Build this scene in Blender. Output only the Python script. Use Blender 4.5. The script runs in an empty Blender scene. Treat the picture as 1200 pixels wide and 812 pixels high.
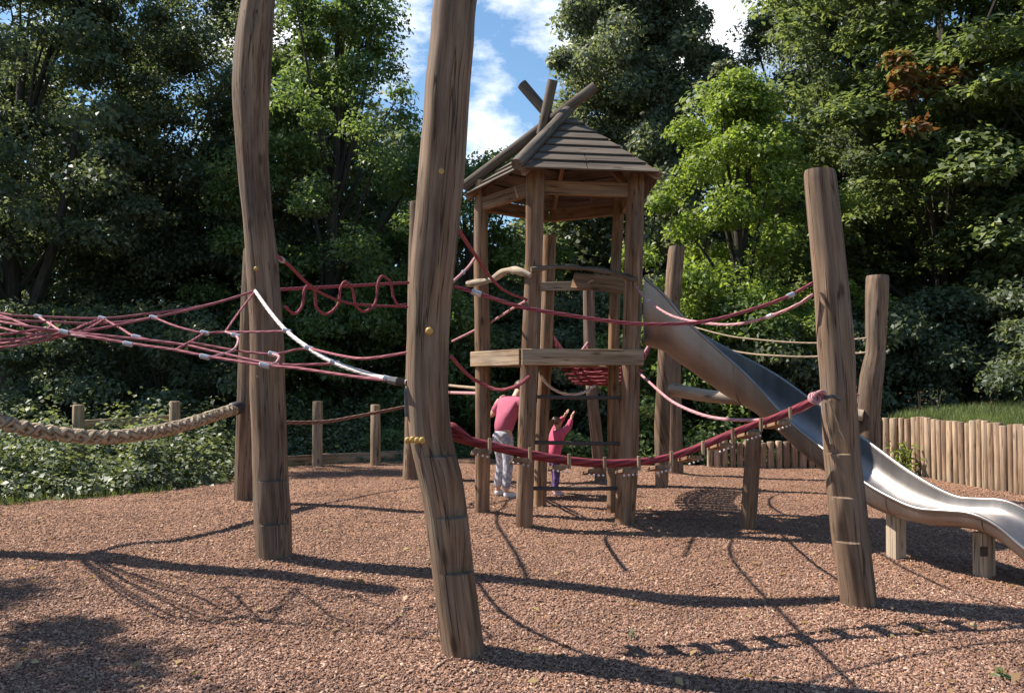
import bpy, bmesh, math, random
import numpy as np
from mathutils import Vector, Matrix, noise
random.seed(7)
RNG = np.random.default_rng(11)
S = bpy.context.scene
COL = S.collection
R = math.radians

# ------------------------------------------------------------------ camera
CAM_Z, F_PX, PITCH = 1.55, 1000.0, math.atan(0.039)
cam_d = bpy.data.cameras.new("camera"); cam = bpy.data.objects.new("camera", cam_d); COL.objects.link(cam)
cam.location = (0, 0, CAM_Z); cam.rotation_euler = (R(90) + PITCH, 0, 0)
cam_d.sensor_width = 36; cam_d.lens = 30; cam_d.clip_end = 2000; cam_d.clip_start = 0.05
S.camera = cam

def ray(px, py):
    a, b = (px - 600) / F_PX, (406 - py) / F_PX
    return Vector((a, math.cos(PITCH) - b * math.sin(PITCH), math.sin(PITCH) + b * math.cos(PITCH)))
def P(px, py, Y):                       # a photo position at a measured distance
    d = ray(px, py); t = Y / d.y
    return Vector((d.x * t, Y, CAM_Z + d.z * t))
def G(px, py):                          # a photo position on the ground
    d = ray(px, py); t = -CAM_Z / d.z
    return Vector((d.x * t, d.y * t, 0))

# ------------------------------------------------------------------ materials
def new_mat(name):
    m = bpy.data.materials.new(name); m.use_nodes = True
    nt = m.node_tree; nt.nodes.clear()
    out = nt.nodes.new("ShaderNodeOutputMaterial")
    return m, nt, out
def N(nt, typ, **kw):
    n = nt.nodes.new(typ)
    for k, v in kw.items():
        if k in n.inputs: n.inputs[k].default_value = v
        else: setattr(n, k, v)
    return n
def ramp(nt, fac, stops):
    r = nt.nodes.new("ShaderNodeValToRGB"); e = r.color_ramp.elements
    e[0].position, e[0].color = stops[0][0], (*stops[0][1], 1)
    e[1].position, e[1].color = stops[-1][0], (*stops[-1][1], 1)
    for p, c in stops[1:-1]:
        x = e.new(p); x.color = (*c, 1)
    nt.links.new(fac, r.inputs[0]); return r.outputs[0]
def mixc(nt, fac, a, b, typ="MIX"):
    m = nt.nodes.new("ShaderNodeMix"); m.data_type = "RGBA"; m.blend_type = typ
    for i, v in ((0, fac), (6, a), (7, b)):
        if hasattr(v, "links"): nt.links.new(v, m.inputs[i])
        elif i == 0: m.inputs[0].default_value = v
        else: m.inputs[i].default_value = (*v, 1)
    return m.outputs[2]
def grain(nt, sx, sz):
    a = N(nt, "ShaderNodeAttribute", attribute_name="grain")
    mp = nt.nodes.new("ShaderNodeMapping"); mp.inputs["Scale"].default_value = (sx, sx, sz)
    nt.links.new(a.outputs["Vector"], mp.inputs[0]); return mp.outputs[0]
def noise_n(nt, vec, scale, detail=4, rough=.55):
    n = N(nt, "ShaderNodeTexNoise", Scale=scale, Detail=detail, Roughness=rough)
    nt.links.new(vec, n.inputs["Vector"]); return n.outputs["Fac"]
def bump(nt, h, strength, dist):
    b = N(nt, "ShaderNodeBump", Strength=strength, Distance=dist); nt.links.new(h, b.inputs["Height"]); return b.outputs[0]
def add_h(nt, a, b, k):
    m = N(nt, "ShaderNodeMath", operation="MULTIPLY_ADD"); nt.links.new(b, m.inputs[0]); m.inputs[1].default_value = k
    nt.links.new(a, m.inputs[2]); return m.outputs[0]

def wood_mat(name, dark, mid, light, rough=.85, mossy=0.0, green=(.10, .105, .05)):
    m, nt, out = new_mat(name)
    v1 = grain(nt, 26, 1.6); v2 = grain(nt, 5, 1.1); v3 = grain(nt, 90, 2.6)
    n1 = noise_n(nt, v1, 1.0, 5, .6); n2 = noise_n(nt, v2, 1.0, 3); n3 = noise_n(nt, v3, 1.0, 3)
    c = ramp(nt, n1, [(.25, dark), (.5, mid), (.78, light)])
    blot = ramp(nt, n2, [(.3, (.55, .5, .48)), (.55, (1, 1, 1)), (.75, (1.25, 1.2, 1.12))])
    c = mixc(nt, 1.0, c, blot, "MULTIPLY")
    crack = ramp(nt, n3, [(.30, (.35, .32, .3)), (.40, (1, 1, 1))])
    c = mixc(nt, .75, c, crack, "MULTIPLY")
    if mossy:
        n4 = noise_n(nt, grain(nt, 9, 3), 1.0, 4)
        f = ramp(nt, n4, [(.52, (0, 0, 0)), (.68, (mossy,) * 3)])
        c = mixc(nt, f, c, green)
    silv = ramp(nt, noise_n(nt, grain(nt, 7, 1.6), 1.0, 4, .6), [(.42, (0, 0, 0)), (.66, (.40, .40, .40))])
    c = mixc(nt, silv, c, tuple(sum(mid) / 3 * k for k in (1.25, 1.08, .92)))
    nk = noise_n(nt, grain(nt, 22, .55), 1.0, 2, .5)
    dv = N(nt, "ShaderNodeMath", operation="SUBTRACT"); nt.links.new(nk, dv.inputs[0]); dv.inputs[1].default_value = .5
    ab = N(nt, "ShaderNodeMath", operation="ABSOLUTE"); nt.links.new(dv.outputs[0], ab.inputs[0])
    cr = ramp(nt, ab.outputs[0], [(.004, (.22, .2, .19)), (.016, (1, 1, 1))])
    c = mixc(nt, .9, c, cr, "MULTIPLY")
    vk = N(nt, "ShaderNodeTexVoronoi", Scale=1.0); nt.links.new(grain(nt, 5.5, 2.1), vk.inputs["Vector"])
    kn = ramp(nt, vk.outputs["Distance"], [(.07, (.32, .28, .26)), (.15, (.95, .93, .9)), (.19, (1, 1, 1))])
    c = mixc(nt, .85, c, kn, "MULTIPLY")
    crv = N(nt, "ShaderNodeSeparateColor"); nt.links.new(cr, crv.inputs[0])
    n1 = add_h(nt, n1, crv.outputs[0], 1.2)
    h = add_h(nt, n1, n3, .6)
    b = N(nt, "ShaderNodeBsdfPrincipled", Roughness=rough); b.inputs["Specular IOR Level"].default_value = .25
    nt.links.new(c, b.inputs["Base Color"]); nt.links.new(bump(nt, h, .6, .0035), b.inputs["Normal"])
    nt.links.new(b.outputs[0], out.inputs[0]); return m
def rope_mat(name, c1, c2, strands=3, pitch=60.0, rough=.8):
    m, nt, out = new_mat(name)
    a = N(nt, "ShaderNodeAttribute", attribute_name="grain")
    sp = nt.nodes.new("ShaderNodeSeparateXYZ"); nt.links.new(a.outputs["Vector"], sp.inputs[0])
    at = N(nt, "ShaderNodeMath", operation="ARCTAN2"); nt.links.new(sp.outputs[1], at.inputs[0]); nt.links.new(sp.outputs[0], at.inputs[1])
    k = N(nt, "ShaderNodeMath", operation="MULTIPLY"); nt.links.new(at.outputs[0], k.inputs[0]); k.inputs[1].default_value = strands
    z = N(nt, "ShaderNodeMath", operation="MULTIPLY_ADD"); nt.links.new(sp.outputs[2], z.inputs[0]); z.inputs[1].default_value = pitch; nt.links.new(k.outputs[0], z.inputs[2])
    s = N(nt, "ShaderNodeMath", operation="SINE"); nt.links.new(z.outputs[0], s.inputs[0])
    s2 = N(nt, "ShaderNodeMath", operation="MULTIPLY_ADD"); nt.links.new(s.outputs[0], s2.inputs[0]); s2.inputs[1].default_value = .5; s2.inputs[2].default_value = .5
    nz = noise_n(nt, grain(nt, 60, 9), 1.0, 3)
    c = ramp(nt, s2.outputs[0], [(.05, c1), (.55, c2)])
    c = mixc(nt, 1.0, c, ramp(nt, nz, [(.3, (.7, .7, .7)), (.7, (1.15, 1.12, 1.1))]), "MULTIPLY")
    b = N(nt, "ShaderNodeBsdfPrincipled", Roughness=rough); b.inputs["Specular IOR Level"].default_value = .2
    nt.links.new(c, b.inputs["Base Color"]); nt.links.new(bump(nt, s2.outputs[0], .5, .002), b.inputs["Normal"])
    nt.links.new(b.outputs[0], out.inputs[0]); return m
def plain_mat(name, c, rough=.6, metal=0.0, spec=.4, var=.25, scale=25):
    m, nt, out = new_mat(name)
    tc = nt.nodes.new("ShaderNodeTexCoord")
    n = noise_n(nt, tc.outputs["Object"], scale, 4)
    col = mixc(nt, 1.0, c, ramp(nt, n, [(.3, (1 - var,) * 3), (.7, (1 + var * .6,) * 3)]), "MULTIPLY")
    b = N(nt, "ShaderNodeBsdfPrincipled", Roughness=rough, Metallic=metal); b.inputs["Specular IOR Level"].default_value = spec
    nt.links.new(col, b.inputs["Base Color"]); nt.links.new(bump(nt, n, .15, .003), b.inputs["Normal"])
    nt.links.new(b.outputs[0], out.inputs[0]); return m
def leaf_mat(name, dark, mid, light, trans=.35, rough=.5):
    m, nt, out = new_mat(name)
    g = nt.nodes.new("ShaderNodeNewGeometry")
    tc = nt.nodes.new("ShaderNodeTexCoord")
    n = noise_n(nt, tc.outputs["Object"], .9, 2)
    ad = N(nt, "ShaderNodeMath", operation="MULTIPLY_ADD"); nt.links.new(n, ad.inputs[0]); ad.inputs[1].default_value = 1.1
    sub = N(nt, "ShaderNodeMath", operation="MULTIPLY_ADD"); nt.links.new(g.outputs["Random Per Island"], sub.inputs[0]); sub.inputs[1].default_value = .75; sub.inputs[2].default_value = -.42
    nt.links.new(sub.outputs[0], ad.inputs[2])
    c = ramp(nt, ad.outputs[0], [(.1, dark), (.5, mid), (.95, light)])
    b = N(nt, "ShaderNodeBsdfPrincipled", Roughness=rough); b.inputs["Specular IOR Level"].default_value = .42
    t = nt.nodes.new("ShaderNodeBsdfTranslucent")
    tcx = mixc(nt, 1.0, c, (2.05, 2.0, 1.05), "MULTIPLY")
    mx = N(nt, "ShaderNodeMixShader"); mx.inputs[0].default_value = trans
    nt.links.new(c, b.inputs["Base Color"]); nt.links.new(tcx, t.inputs[0])
    nt.links.new(b.outputs[0], mx.inputs[1]); nt.links.new(t.outputs[0], mx.inputs[2]); nt.links.new(mx.outputs[0], out.inputs[0]); return m

M = {}
M["post"] = wood_mat("weathered_log", (.070, .043, .028), (.195, .124, .080), (.36, .245, .165), mossy=.15)
M["tower"] = wood_mat("tower_log", (.085, .048, .028), (.235, .132, .072), (.40, .25, .155))
M["board"] = wood_mat("sawn_board", (.15, .09, .055), (.34, .235, .145), (.50, .37, .24))
M["roof"] = wood_mat("roof_board", (.06, .046, .034), (.13, .10, .076), (.21, .165, .125))
M["pale"] = wood_mat("pale_log", (.22, .16, .11), (.40, .31, .22), (.52, .42, .31))
M["palisade"] = wood_mat("palisade_log", (.20, .14, .095), (.40, .30, .205), (.56, .44, .32), mossy=.3)
def vary(m, lo, hi):
    nt = m.node_tree; b = next(n for n in nt.nodes if n.type == "BSDF_PRINCIPLED"); src = b.inputs["Base Color"].links[0].from_socket
    oi = nt.nodes.new("ShaderNodeObjectInfo"); nt.links.new(mixc(nt, 1.0, src, ramp(nt, oi.outputs["Random"], [(0, lo), (1, hi)]), "MULTIPLY"), b.inputs["Base Color"])
vary(M["palisade"], (.66, .57, .54), (1.08, 1.02, .97))
M["cut"] = wood_mat("end_grain", (.18, .12, .08), (.30, .21, .14), (.40, .29, .20))
M["bark"] = wood_mat("tree_bark", (.022, .019, .016), (.05, .043, .036), (.085, .073, .06), mossy=.3)
M["red"] = rope_mat("red_rope", (.16, .035, .045), (.34, .085, .105))
M["redthick"] = rope_mat("red_bridge_rope", (.12, .02, .028), (.25, .045, .058), 4, 45)
M["pink"] = rope_mat("faded_red_rope", (.33, .14, .16), (.55, .30, .31))
M["netrope"] = rope_mat("faded_net_rope", (.18, .055, .068), (.38, .135, .16))
M["white"] = rope_mat("white_rope", (.45, .38, .37), (.72, .64, .62))
M["tan"] = rope_mat("tan_rope", (.20, .15, .10), (.42, .33, .23), 3, 60)
M["brownrope"] = rope_mat("brown_rope", (.09, .045, .035), (.22, .12, .09), 3, 40)
M["ferrule"] = plain_mat("aluminium_ferrule", (.5, .49, .52), .45, .5)
M["steel"] = plain_mat("dark_steel", (.10, .10, .105), .5, .7)
M["rung"] = plain_mat("dark_rung", (.05, .04, .037), .6)
M["yellow"] = plain_mat("yellow_plastic", (.44, .27, .07), .45)
M["sleeve"] = plain_mat("black_sleeve", (.03, .028, .03), .6)
M["soil"] = None

# ------------------------------------------------------------------ mesh helpers
def smooth_path(pts, n):
    pts = [Vector(p) for p in pts]
    if len(pts) < 3:
        return [pts[0].lerp(pts[-1], i / n) for i in range(n + 1)]
    ext = [pts[0] * 2 - pts[1]] + pts + [pts[-1] * 2 - pts[-2]]
    L = [0]
    for a, b in zip(pts, pts[1:]): L.append(L[-1] + (b - a).length)
    out = []
    for k in range(n + 1):
        s = L[-1] * k / n; i = 0
        while i < len(L) - 2 and s > L[i + 1]: i += 1
        t = (s - L[i]) / max(L[i + 1] - L[i], 1e-9)
        p0, p1, p2, p3 = ext[i], ext[i + 1], ext[i + 2], ext[i + 3]
        out.append(.5 * ((2 * p1) + (p2 - p0) * t + (2 * p0 - 5 * p1 + 4 * p2 - p3) * t * t + (3 * p1 - p0 - 3 * p2 + p3) * t ** 3))
    return out

class MB:
    def __init__(s): s.v = []; s.g = []; s.f = []; s.m = []
    def ring_surface(s, rings, grains, caps=(True, True), mi=0, closed=True):
        b = len(s.v); n = len(rings[0])
        for r, g in zip(rings, grains): s.v += [tuple(p) for p in r]; s.g += [tuple(p) for p in g]
        for i in range(len(rings) - 1):
            for j in range(n if closed else n - 1):
                k = (j + 1) % n
                s.f.append((b + i * n + j, b + i * n + k, b + (i + 1) * n + k, b + (i + 1) * n + j)); s.m.append(mi)
        if caps[0]: s.f.append(tuple(b + j for j in reversed(range(n)))); s.m.append(mi)
        if caps[1]: s.f.append(tuple(b + (len(rings) - 1) * n + j for j in range(n))); s.m.append(mi)
    def tube(s, pts, rad, segs=8, caps=(True, True), mi=0, off=None, lump=0.0):
        pts = [Vector(p) for p in pts]; n = len(pts)
        if not hasattr(rad, "__len__"): rad = [rad] * n
        t0 = (pts[1] - pts[0]).normalized()
        up = Vector((0, 0, 1)) if abs(t0.z) < .9 else Vector((1, 0, 0))
        u = t0.cross(up).normalized(); rings = []; gr = []; L = 0
        ph = random.random() * 50 if off is None else off
        for i, p in enumerate(pts):
            t = ((pts[i + 1] if i < n - 1 else p) - (pts[i - 1] if i else p)).normalized()
            u = (u - t * u.dot(t)).normalized(); w = t.cross(u)
            if i: L += (p - pts[i - 1]).length
            rg = []; gg = []
            for j in range(segs):
                a = 2 * math.pi * j / segs; r = rad[i]
                if lump: r *= 1 + lump * noise.noise(Vector((math.cos(a) * 1.3 + ph, math.sin(a) * 1.3, L * 1.4)))
                rg.append(p + (u * math.cos(a) + w * math.sin(a)) * r)
                gg.append((math.cos(a) * rad[i] + ph, math.sin(a) * rad[i] + ph * .7, L + ph))
            rings.append(rg); gr.append(gg)
        # ropes need an un-shifted angle: ph only for wood
        if off is not None:
            pass
        s.ring_surface(rings, gr, caps, mi)
    def rope(s, pts, r, n=24, segs=6, mi=0):
        s.tube(smooth_path(pts, n), r, segs, mi=mi, off=0.0)
    def beam(s, p0, p1, w, h, up=(0, 0, 1), bev=.006, mi=0):
        p0, p1 = Vector(p0), Vector(p1); t = (p1 - p0).normalized(); up = Vector(up)
        sx = t.cross(up).normalized(); uz = sx.cross(t).normalized()
        sec = []
        for a, b in ((1, 1), (-1, 1), (-1, -1), (1, -1)):
            c1 = (a * (w / 2 - bev), b * h / 2); c2 = (a * w / 2, b * (h / 2 - bev))
            sec += [c2, c1] if (a * b > 0) else [c1, c2]
        ph = random.random() * 50; L = (p1 - p0).length; rings = []; gr = []
        for z, k in ((0, .97), (bev, 1), (L - bev, 1), (L, .97)):
            rings.append([p0 + t * z + sx * x * k + uz * y * k for x, y in sec])
            gr.append([(x + ph, y + ph * .7, z + ph) for x, y in sec])
        s.ring_surface(rings, gr, (True, True), mi)
    def sphere(s, c, r, nu=10, nv=7, sc=(1, 1, 1), mi=0, rot=None):
        rings = []; gr = []; c = Vector(c)
        for i in range(nv + 1):
            th = math.pi * min(max(i / nv, .02), .98)
            ring = []
            for j in range(nu):
                a = -2 * math.pi * j / nu
                d = Vector((math.sin(th) * math.cos(a) * sc[0], math.sin(th) * math.sin(a) * sc[1], math.cos(th) * sc[2])) * r
                if rot: d = rot @ d
                ring.append(c + d)
            rings.append(ring); gr.append([tuple(p) for p in ring])
        s.ring_surface(rings, gr, (True, True), mi)
    def build(s, name, mat, parent=None, origin=(0, 0, 0), smooth=True):
        o0 = Vector(origin); q = parent
        if parent is not None:
            o0 = Vector((0, 0, 0))
            while q is not None: o0 += Vector(q.location); q = q.parent
        me = bpy.data.meshes.new(name)
        me.from_pydata([(a - o0.x, b - o0.y, c - o0.z) for a, b, c in s.v], [], s.f)
        at = me.attributes.new("grain", "FLOAT_VECTOR", "POINT")
        at.data.foreach_set("vector", np.array(s.g, dtype=np.float32).ravel())
        mats = mat if isinstance(mat, (list, tuple)) else [mat]
        for x in mats: me.materials.append(x)
        me.polygons.foreach_set("material_index", s.m)
        if smooth:
            me.polygons.foreach_set("use_smooth", [len(f) == 4 for f in s.f])
            try: me.set_sharp_from_angle(angle=R(40))
            except Exception: pass
        me.update()
        o = bpy.data.objects.new(name, me); COL.objects.link(o)
        if parent is None: o.location = origin
        else: o.parent = parent
        return o
def tag(o, label, cat, group=None, kind=None):
    o["label"] = label; o["category"] = cat
    if group: o["group"] = group
    if kind: o["kind"] = kind
    return o
def empty(name, loc, label, cat, group=None):
    o = bpy.data.objects.new(name, None); COL.objects.link(o); o.location = loc; o.empty_display_size = .2
    return tag(o, label, cat, group)

# numpy leaf meshes -------------------------------------------------------
def leaf_mesh(name, pos, nrm, size, mats, parent=None, origin=(0, 0, 0), mi=None, aspect=.55, spread=1.0):
    """pos (n,3) leaf bases, nrm (n,3) facing; each leaf is a folded diamond"""
    n = len(pos)
    rnd = RNG.normal(size=(n, 3)); nn = nrm + rnd * .55 * spread; nn /= np.linalg.norm(nn, axis=1, keepdims=True)
    ax = RNG.normal(size=(n, 3)); ax[:, 2] -= .35
    ax -= nn * np.sum(ax * nn, axis=1, keepdims=True); ax /= np.linalg.norm(ax, axis=1, keepdims=True)
    sd = np.cross(nn, ax); L = size * (.6 + .8 * RNG.random((n, 1))); W = L * aspect * (.8 + .4 * RNG.random((n, 1)))
    v = np.empty((n, 4, 3), dtype=np.float32)
    v[:, 0] = pos; v[:, 1] = pos + ax * L * .5 + sd * W * .5 + nn * L * .08
    v[:, 2] = pos + ax * L - nn * L * .10; v[:, 3] = pos + ax * L * .5 - sd * W * .5 + nn * L * .08
    v -= np.array(origin, dtype=np.float32)
    me = bpy.data.meshes.new(name)
    me.vertices.add(n * 4); me.vertices.foreach_set("co", v.ravel())
    me.loops.add(n * 4); me.loops.foreach_set("vertex_index", np.arange(n * 4, dtype=np.int32))
    me.polygons.add(n); me.polygons.foreach_set("loop_start", np.arange(0, n * 4, 4, dtype=np.int32))
    for x in mats: me.materials.append(x)
    if mi is not None: me.polygons.foreach_set("material_index", mi.astype(np.int32))
    me.update(calc_edges=True); me.validate()
    o = bpy.data.objects.new(name, me); COL.objects.link(o)
    if parent is not None: o.parent = parent
    else: o.location = origin
    return o

def profile(kind, t):
    if kind == "round": return math.sqrt(max(0, 1 - (2 * t - 1) ** 2)) ** .8
    if kind == "cone": return max(.04, (1 - t) ** .75) * min(1, .55 + t * 3)
    if kind == "tall": return min(1, (t + .06) * 3.2) ** .6 * max(0.05, 1 - t ** 2.2) ** .75
    return 1
def tree(name, label, x, y, height, crown_lo, rad, mats, nclump=150, per=300, leaf=.13, kind="round", clump=.62, seed=1, lean=(0, 0),
         trunk_r=.2, group="woodland trees around the play area", up=.7, flat=.55, fork=None, rust=None, cat="tree", bare=.0):
    rs = np.random.default_rng(seed); random.seed(seed)
    root = empty(name, (x, y, 0), label, cat, group)
    org = np.array((x, y, 0.))
    cs = []
    while len(cs) < nclump:
        t = rs.random(); a = rs.random() * 2 * math.pi; rr = rs.random() ** .42
        lob = 1 + .28 * math.sin(3 * a + seed + 4 * t) + .18 * math.sin(5 * a - 2 * seed + 9 * t)
        r = rad * profile(kind, t) * rr * lob
        z = crown_lo + t * (height - crown_lo)
        cs.append((x + lean[0] * t + r * math.cos(a), y + lean[1] * t + r * math.sin(a), z, rr))
    nrust = 0
    for q in (rust or []): cs.append((q.x, q.y, q.z, 1.0)); nrust += 1
    cs = np.array(cs)
    pos = []; nr = []; mi = []
    leaf *= .84; per *= 1.35
    for i, c in enumerate(cs):
        k = int(per * (.6 + .8 * rs.random())); s = clump * (.65 + .7 * rs.random())
        if i >= nclump: s = .34; k = int(per * .35)
        d = rs.normal(size=(k, 3)); d /= np.linalg.norm(d, axis=1, keepdims=True) + 1e-6
        d *= (rs.random((k, 1)) ** .45) * s; d[:, 2] *= flat
        # droop toward the rim of the clump
        d[:, 2] -= .25 * (d[:, 0] ** 2 + d[:, 1] ** 2) / max(s, .1)
        pos.append(c[:3] + d)
        o = d / s * .7; o[:, 2] += up; nr.append(o)
        m = 0
        if i >= nclump: m = 1 if i % 3 else 0
        mi.append((rs.random(k) < .72).astype(int) if i >= nclump else np.full(k, m))
    pos = np.concatenate(pos); nr = np.concatenate(nr); mi = np.concatenate(mi)
    leaf_mesh("crown", pos, nr, leaf, mats, root, org, mi)
    tb = MB()
    pts = []; rads = []
    top = crown_lo + (height - crown_lo) * .82
    for i in range(15):
        t = i / 14
        pts.append((x + lean[0] * t * .8 + .18 * math.sin(t * 5 + seed) * t, y + lean[1] * t * .8 + .15 * math.sin(t * 4 + 2 * seed) * t, -0.1 + top * t))
        rads.append(trunk_r * ((1 - t) ** .8 + .06) * (1.5 - .5 * min(1, t * 9)))
    tb.tube(pts, rads, 12, lump=.22)
    order = list(range(nclump)); random.shuffle(order)
    for i in order[:26] + list(range(nclump, len(cs))):
        c = Vector(cs[i][:3]); h = min(max((c.z - crown_lo) * .55 + crown_lo * .75 - .4, .9), top * .93) / top
        q = min(int(h * 14), 13); a = Vector(pts[q]).lerp(Vector(pts[q + 1]), h * 14 - q)
        mid = a.lerp(c, .5) + Vector((random.uniform(-.2, .2), random.uniform(-.2, .2), .12 * (c - a).length * random.uniform(-.3, 1)))
        r0 = max(.018, rads[q] * .5)
        pp = smooth_path([a, mid, c], 7); tb.tube(pp, [r0 * (1 - i2 / 7 * .85) for i2 in range(8)], 7, lump=.2)
    for f in (fork or []):
        pp = smooth_path(f[0], 10); tb.tube(pp, [f[1] * (1 - i2 / 10 * .7) for i2 in range(11)], 10, lump=.2)
    tb.build("trunk", M["bark"], root)
    return root

# ------------------------------------------------------------------ light and sky
sun_dir = Vector((-.957, .29, 0)).normalized() * math.cos(R(49)); sun_dir.z = math.sin(R(49))
sd = bpy.data.lights.new("sun", "SUN"); sd.energy = 5; sd.angle = R(.53); sd.color = (1, .93, .83)
so = bpy.data.objects.new("sun", sd); COL.objects.link(so); so.location = (-20, 10, 25)
so.rotation_euler = (-sun_dir).to_track_quat("-Z", "Y").to_euler()
w = bpy.data.worlds.new("World"); S.world = w; w.use_nodes = True
nt = w.node_tree; nt.nodes.clear()
wo = nt.nodes.new("ShaderNodeOutputWorld"); bg = nt.nodes.new("ShaderNodeBackground"); bg.inputs[1].default_value = .068
sky = nt.nodes.new("ShaderNodeTexSky"); sky.sky_type = "NISHITA"; sky.sun_disc = False
sky.sun_elevation = R(49); sky.sun_rotation = math.atan2(sun_dir.x, sun_dir.y); sky.air_density = 1.15; sky.dust_density = .3; sky.ozone_density = 1.2
tc = nt.nodes.new("ShaderNodeTexCoord")
nz = N(nt, "ShaderNodeTexNoise", Scale=6.5, Detail=9, Roughness=.62)
mp = nt.nodes.new("ShaderNodeMapping"); mp.inputs["Scale"].default_value = (1, 1, 1.9); mp.inputs["Location"].default_value = (.35, .1, .2)
nt.links.new(tc.outputs["Generated"], mp.inputs[0]); nt.links.new(mp.outputs[0], nz.inputs["Vector"])
acc = None
for (px, py, wd) in ((570, 92, .040), (648, 24, .065), (845, 12, .10), (300, 30, .07), (478, 70, .03), (560, 165, .05), (460, -14, .05)):
    d = ray(px, py).normalized()
    dot = N(nt, "ShaderNodeVectorMath", operation="DISTANCE"); nt.links.new(tc.outputs["Generated"], dot.inputs[0]); dot.inputs[1].default_value = d
    q = N(nt, "ShaderNodeMapRange"); q.inputs[1].default_value = wd * .05; q.inputs[2].default_value = wd * 1.7; q.inputs[3].default_value = .23; q.inputs[4].default_value = 0
    q.interpolation_type = "SMOOTHSTEP"; nt.links.new(dot.outputs["Value"], q.inputs[0])
    if acc is None: acc = q.outputs[0]
    else:
        mx = N(nt, "ShaderNodeMath", operation="MAXIMUM"); nt.links.new(acc, mx.inputs[0]); nt.links.new(q.outputs[0], mx.inputs[1]); acc = mx.outputs[0]
sm = N(nt, "ShaderNodeMath", operation="ADD"); nt.links.new(acc, sm.inputs[0]); nt.links.new(nz.outputs["Fac"], sm.inputs[1])
cf = ramp(nt, sm.outputs[0], [(.58, (0, 0, 0)), (.82, (1, 1, 1))])
csh = ramp(nt, nz.outputs["Fac"], [(.35, (10.2, 10.7, 11.6)), (.6, (14, 14, 14))])
skyc = mixc(nt, 1.0, sky.outputs[0], (.98, 1.18, 1.30), "MULTIPLY"); mixed = mixc(nt, cf, skyc, csh)
nt.links.new(mixed, bg.inputs[0]); nt.links.new(bg.outputs[0], wo.inputs[0])
S.view_settings.view_transform = "Standard"; S.view_settings.look = "None"; S.view_settings.gamma = 1
S.view_settings.exposure = 0.95; S.view_settings.use_curve_mapping = False
S.cycles.max_bounces = 8; S.cycles.diffuse_bounces = 4; S.cycles.transmission_bounces = 4; S.cycles.transparent_max_bounces = 6
S.cycles.use_denoising = True

# ------------------------------------------------------------------ ground
def soil_mat():
    m, nt, out = new_mat("forest_soil"); tc = nt.nodes.new("ShaderNodeTexCoord")
    n = noise_n(nt, tc.outputs["Object"], 3.0, 6); n2 = noise_n(nt, tc.outputs["Object"], 40.0, 4)
    c = ramp(nt, n, [(.35, (.028, .022, .014)), (.55, (.045, .042, .02)), (.7, (.05, .06, .022))])
    b = N(nt, "ShaderNodeBsdfPrincipled", Roughness=.95); nt.links.new(c, b.inputs["Base Color"])
    nt.links.new(bump(nt, n2, .8, .03), b.inputs["Normal"]); nt.links.new(b.outputs[0], out.inputs[0]); return m
def bark_ground_mat():
    m, nt, out = new_mat("bark_chippings"); tc = nt.nodes.new("ShaderNodeTexCoord"); v = tc.outputs["Object"]
    mp = nt.nodes.new("ShaderNodeMapping"); mp.inputs["Scale"].default_value = (1, 1.35, 1); nt.links.new(v, mp.inputs[0])
    vo = N(nt, "ShaderNodeTexVoronoi", Scale=72.0); vo.feature = "F1"; nt.links.new(mp.outputs[0], vo.inputs["Vector"])
    vo2 = N(nt, "ShaderNodeTexVoronoi", Scale=140.0); nt.links.new(mp.outputs[0], vo2.inputs["Vector"])
    sp = nt.nodes.new("ShaderNodeSeparateColor"); nt.links.new(vo.outputs["Color"], sp.inputs[0])
    c = ramp(nt, sp.outputs[0], [(.0, (.10, .050, .032)), (.35, (.225, .114, .069)), (.7, (.34, .18, .11)), (.92, (.44, .262, .168)), (1, (.52, .37, .26))])
    big = noise_n(nt, v, 1.1, 5, .6)
    c = mixc(nt, 1.0, c, ramp(nt, big, [(.3, (.72, .70, .70)), (.5, (1, 1, 1)), (.7, (1.14, 1.12, 1.08))]), "MULTIPLY")
    h = add_h(nt, vo.outputs["Distance"], vo2.outputs["Distance"], .5)
    b = N(nt, "ShaderNodeBsdfPrincipled", Roughness=.9); b.inputs["Specular IOR Level"].default_value = .2
    nt.links.new(c, b.inputs["Base Color"]); nt.links.new(bump(nt, h, .8, .012), b.inputs["Normal"]); nt.links.new(b.outputs[0], out.inputs[0]); return m
M["soil"] = soil_mat(); M["barkg"] = bark_ground_mat()

BASES = [(G(*q), h, w_) for q, h, w_ in (((545, 772), .045, .30), ((320, 657), .04, .32), ((284, 589), .05, .35), ((1006, 714), .045, .28), ((565, 602), .03, .25), ((614, 618), .03, .25), ((732, 615), .03, .25),
    ((876, 621), .03, .25), ((1050, 656), .03, .22), ((1153, 677), .03, .22), ((790, 557), .05, .3), ((705, 567), .05, .3), ((670, 640), -.07, .8), ((430, 700), -.05, .6), ((820, 700), -.05, .7), ((1100, 640), -.05, .5), ((150, 650), .05, .6), ((700, 780), .045, .35))]
def gz(x, y):                           # gentle unevenness of the play surface
    m = sum(h * math.exp(-((x - p.x) ** 2 + (y - p.y) ** 2) / (w_ * w_)) for p, h, w_ in BASES if abs(x - p.x) < 2.2 and abs(y - p.y) < 2.2)
    return m + .030 * noise.noise(Vector((x * .55, y * .55, 3.1))) + .014 * noise.noise(Vector((x * 1.9, y * 1.9, 8.2)))
mb = MB(); mb.v = [(-300, -60, -.09), (300, -60, -.09), (300, 500, -.09), (-300, 500, -.09)]; mb.g = [(0, 0, 0)] * 4; mb.f = [(0, 1, 2, 3)]; mb.m = [0]
o = mb.build("ground", M["soil"], smooth=False); tag(o, "dark forest soil stretching out under the trees", "ground", kind="structure")
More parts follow.
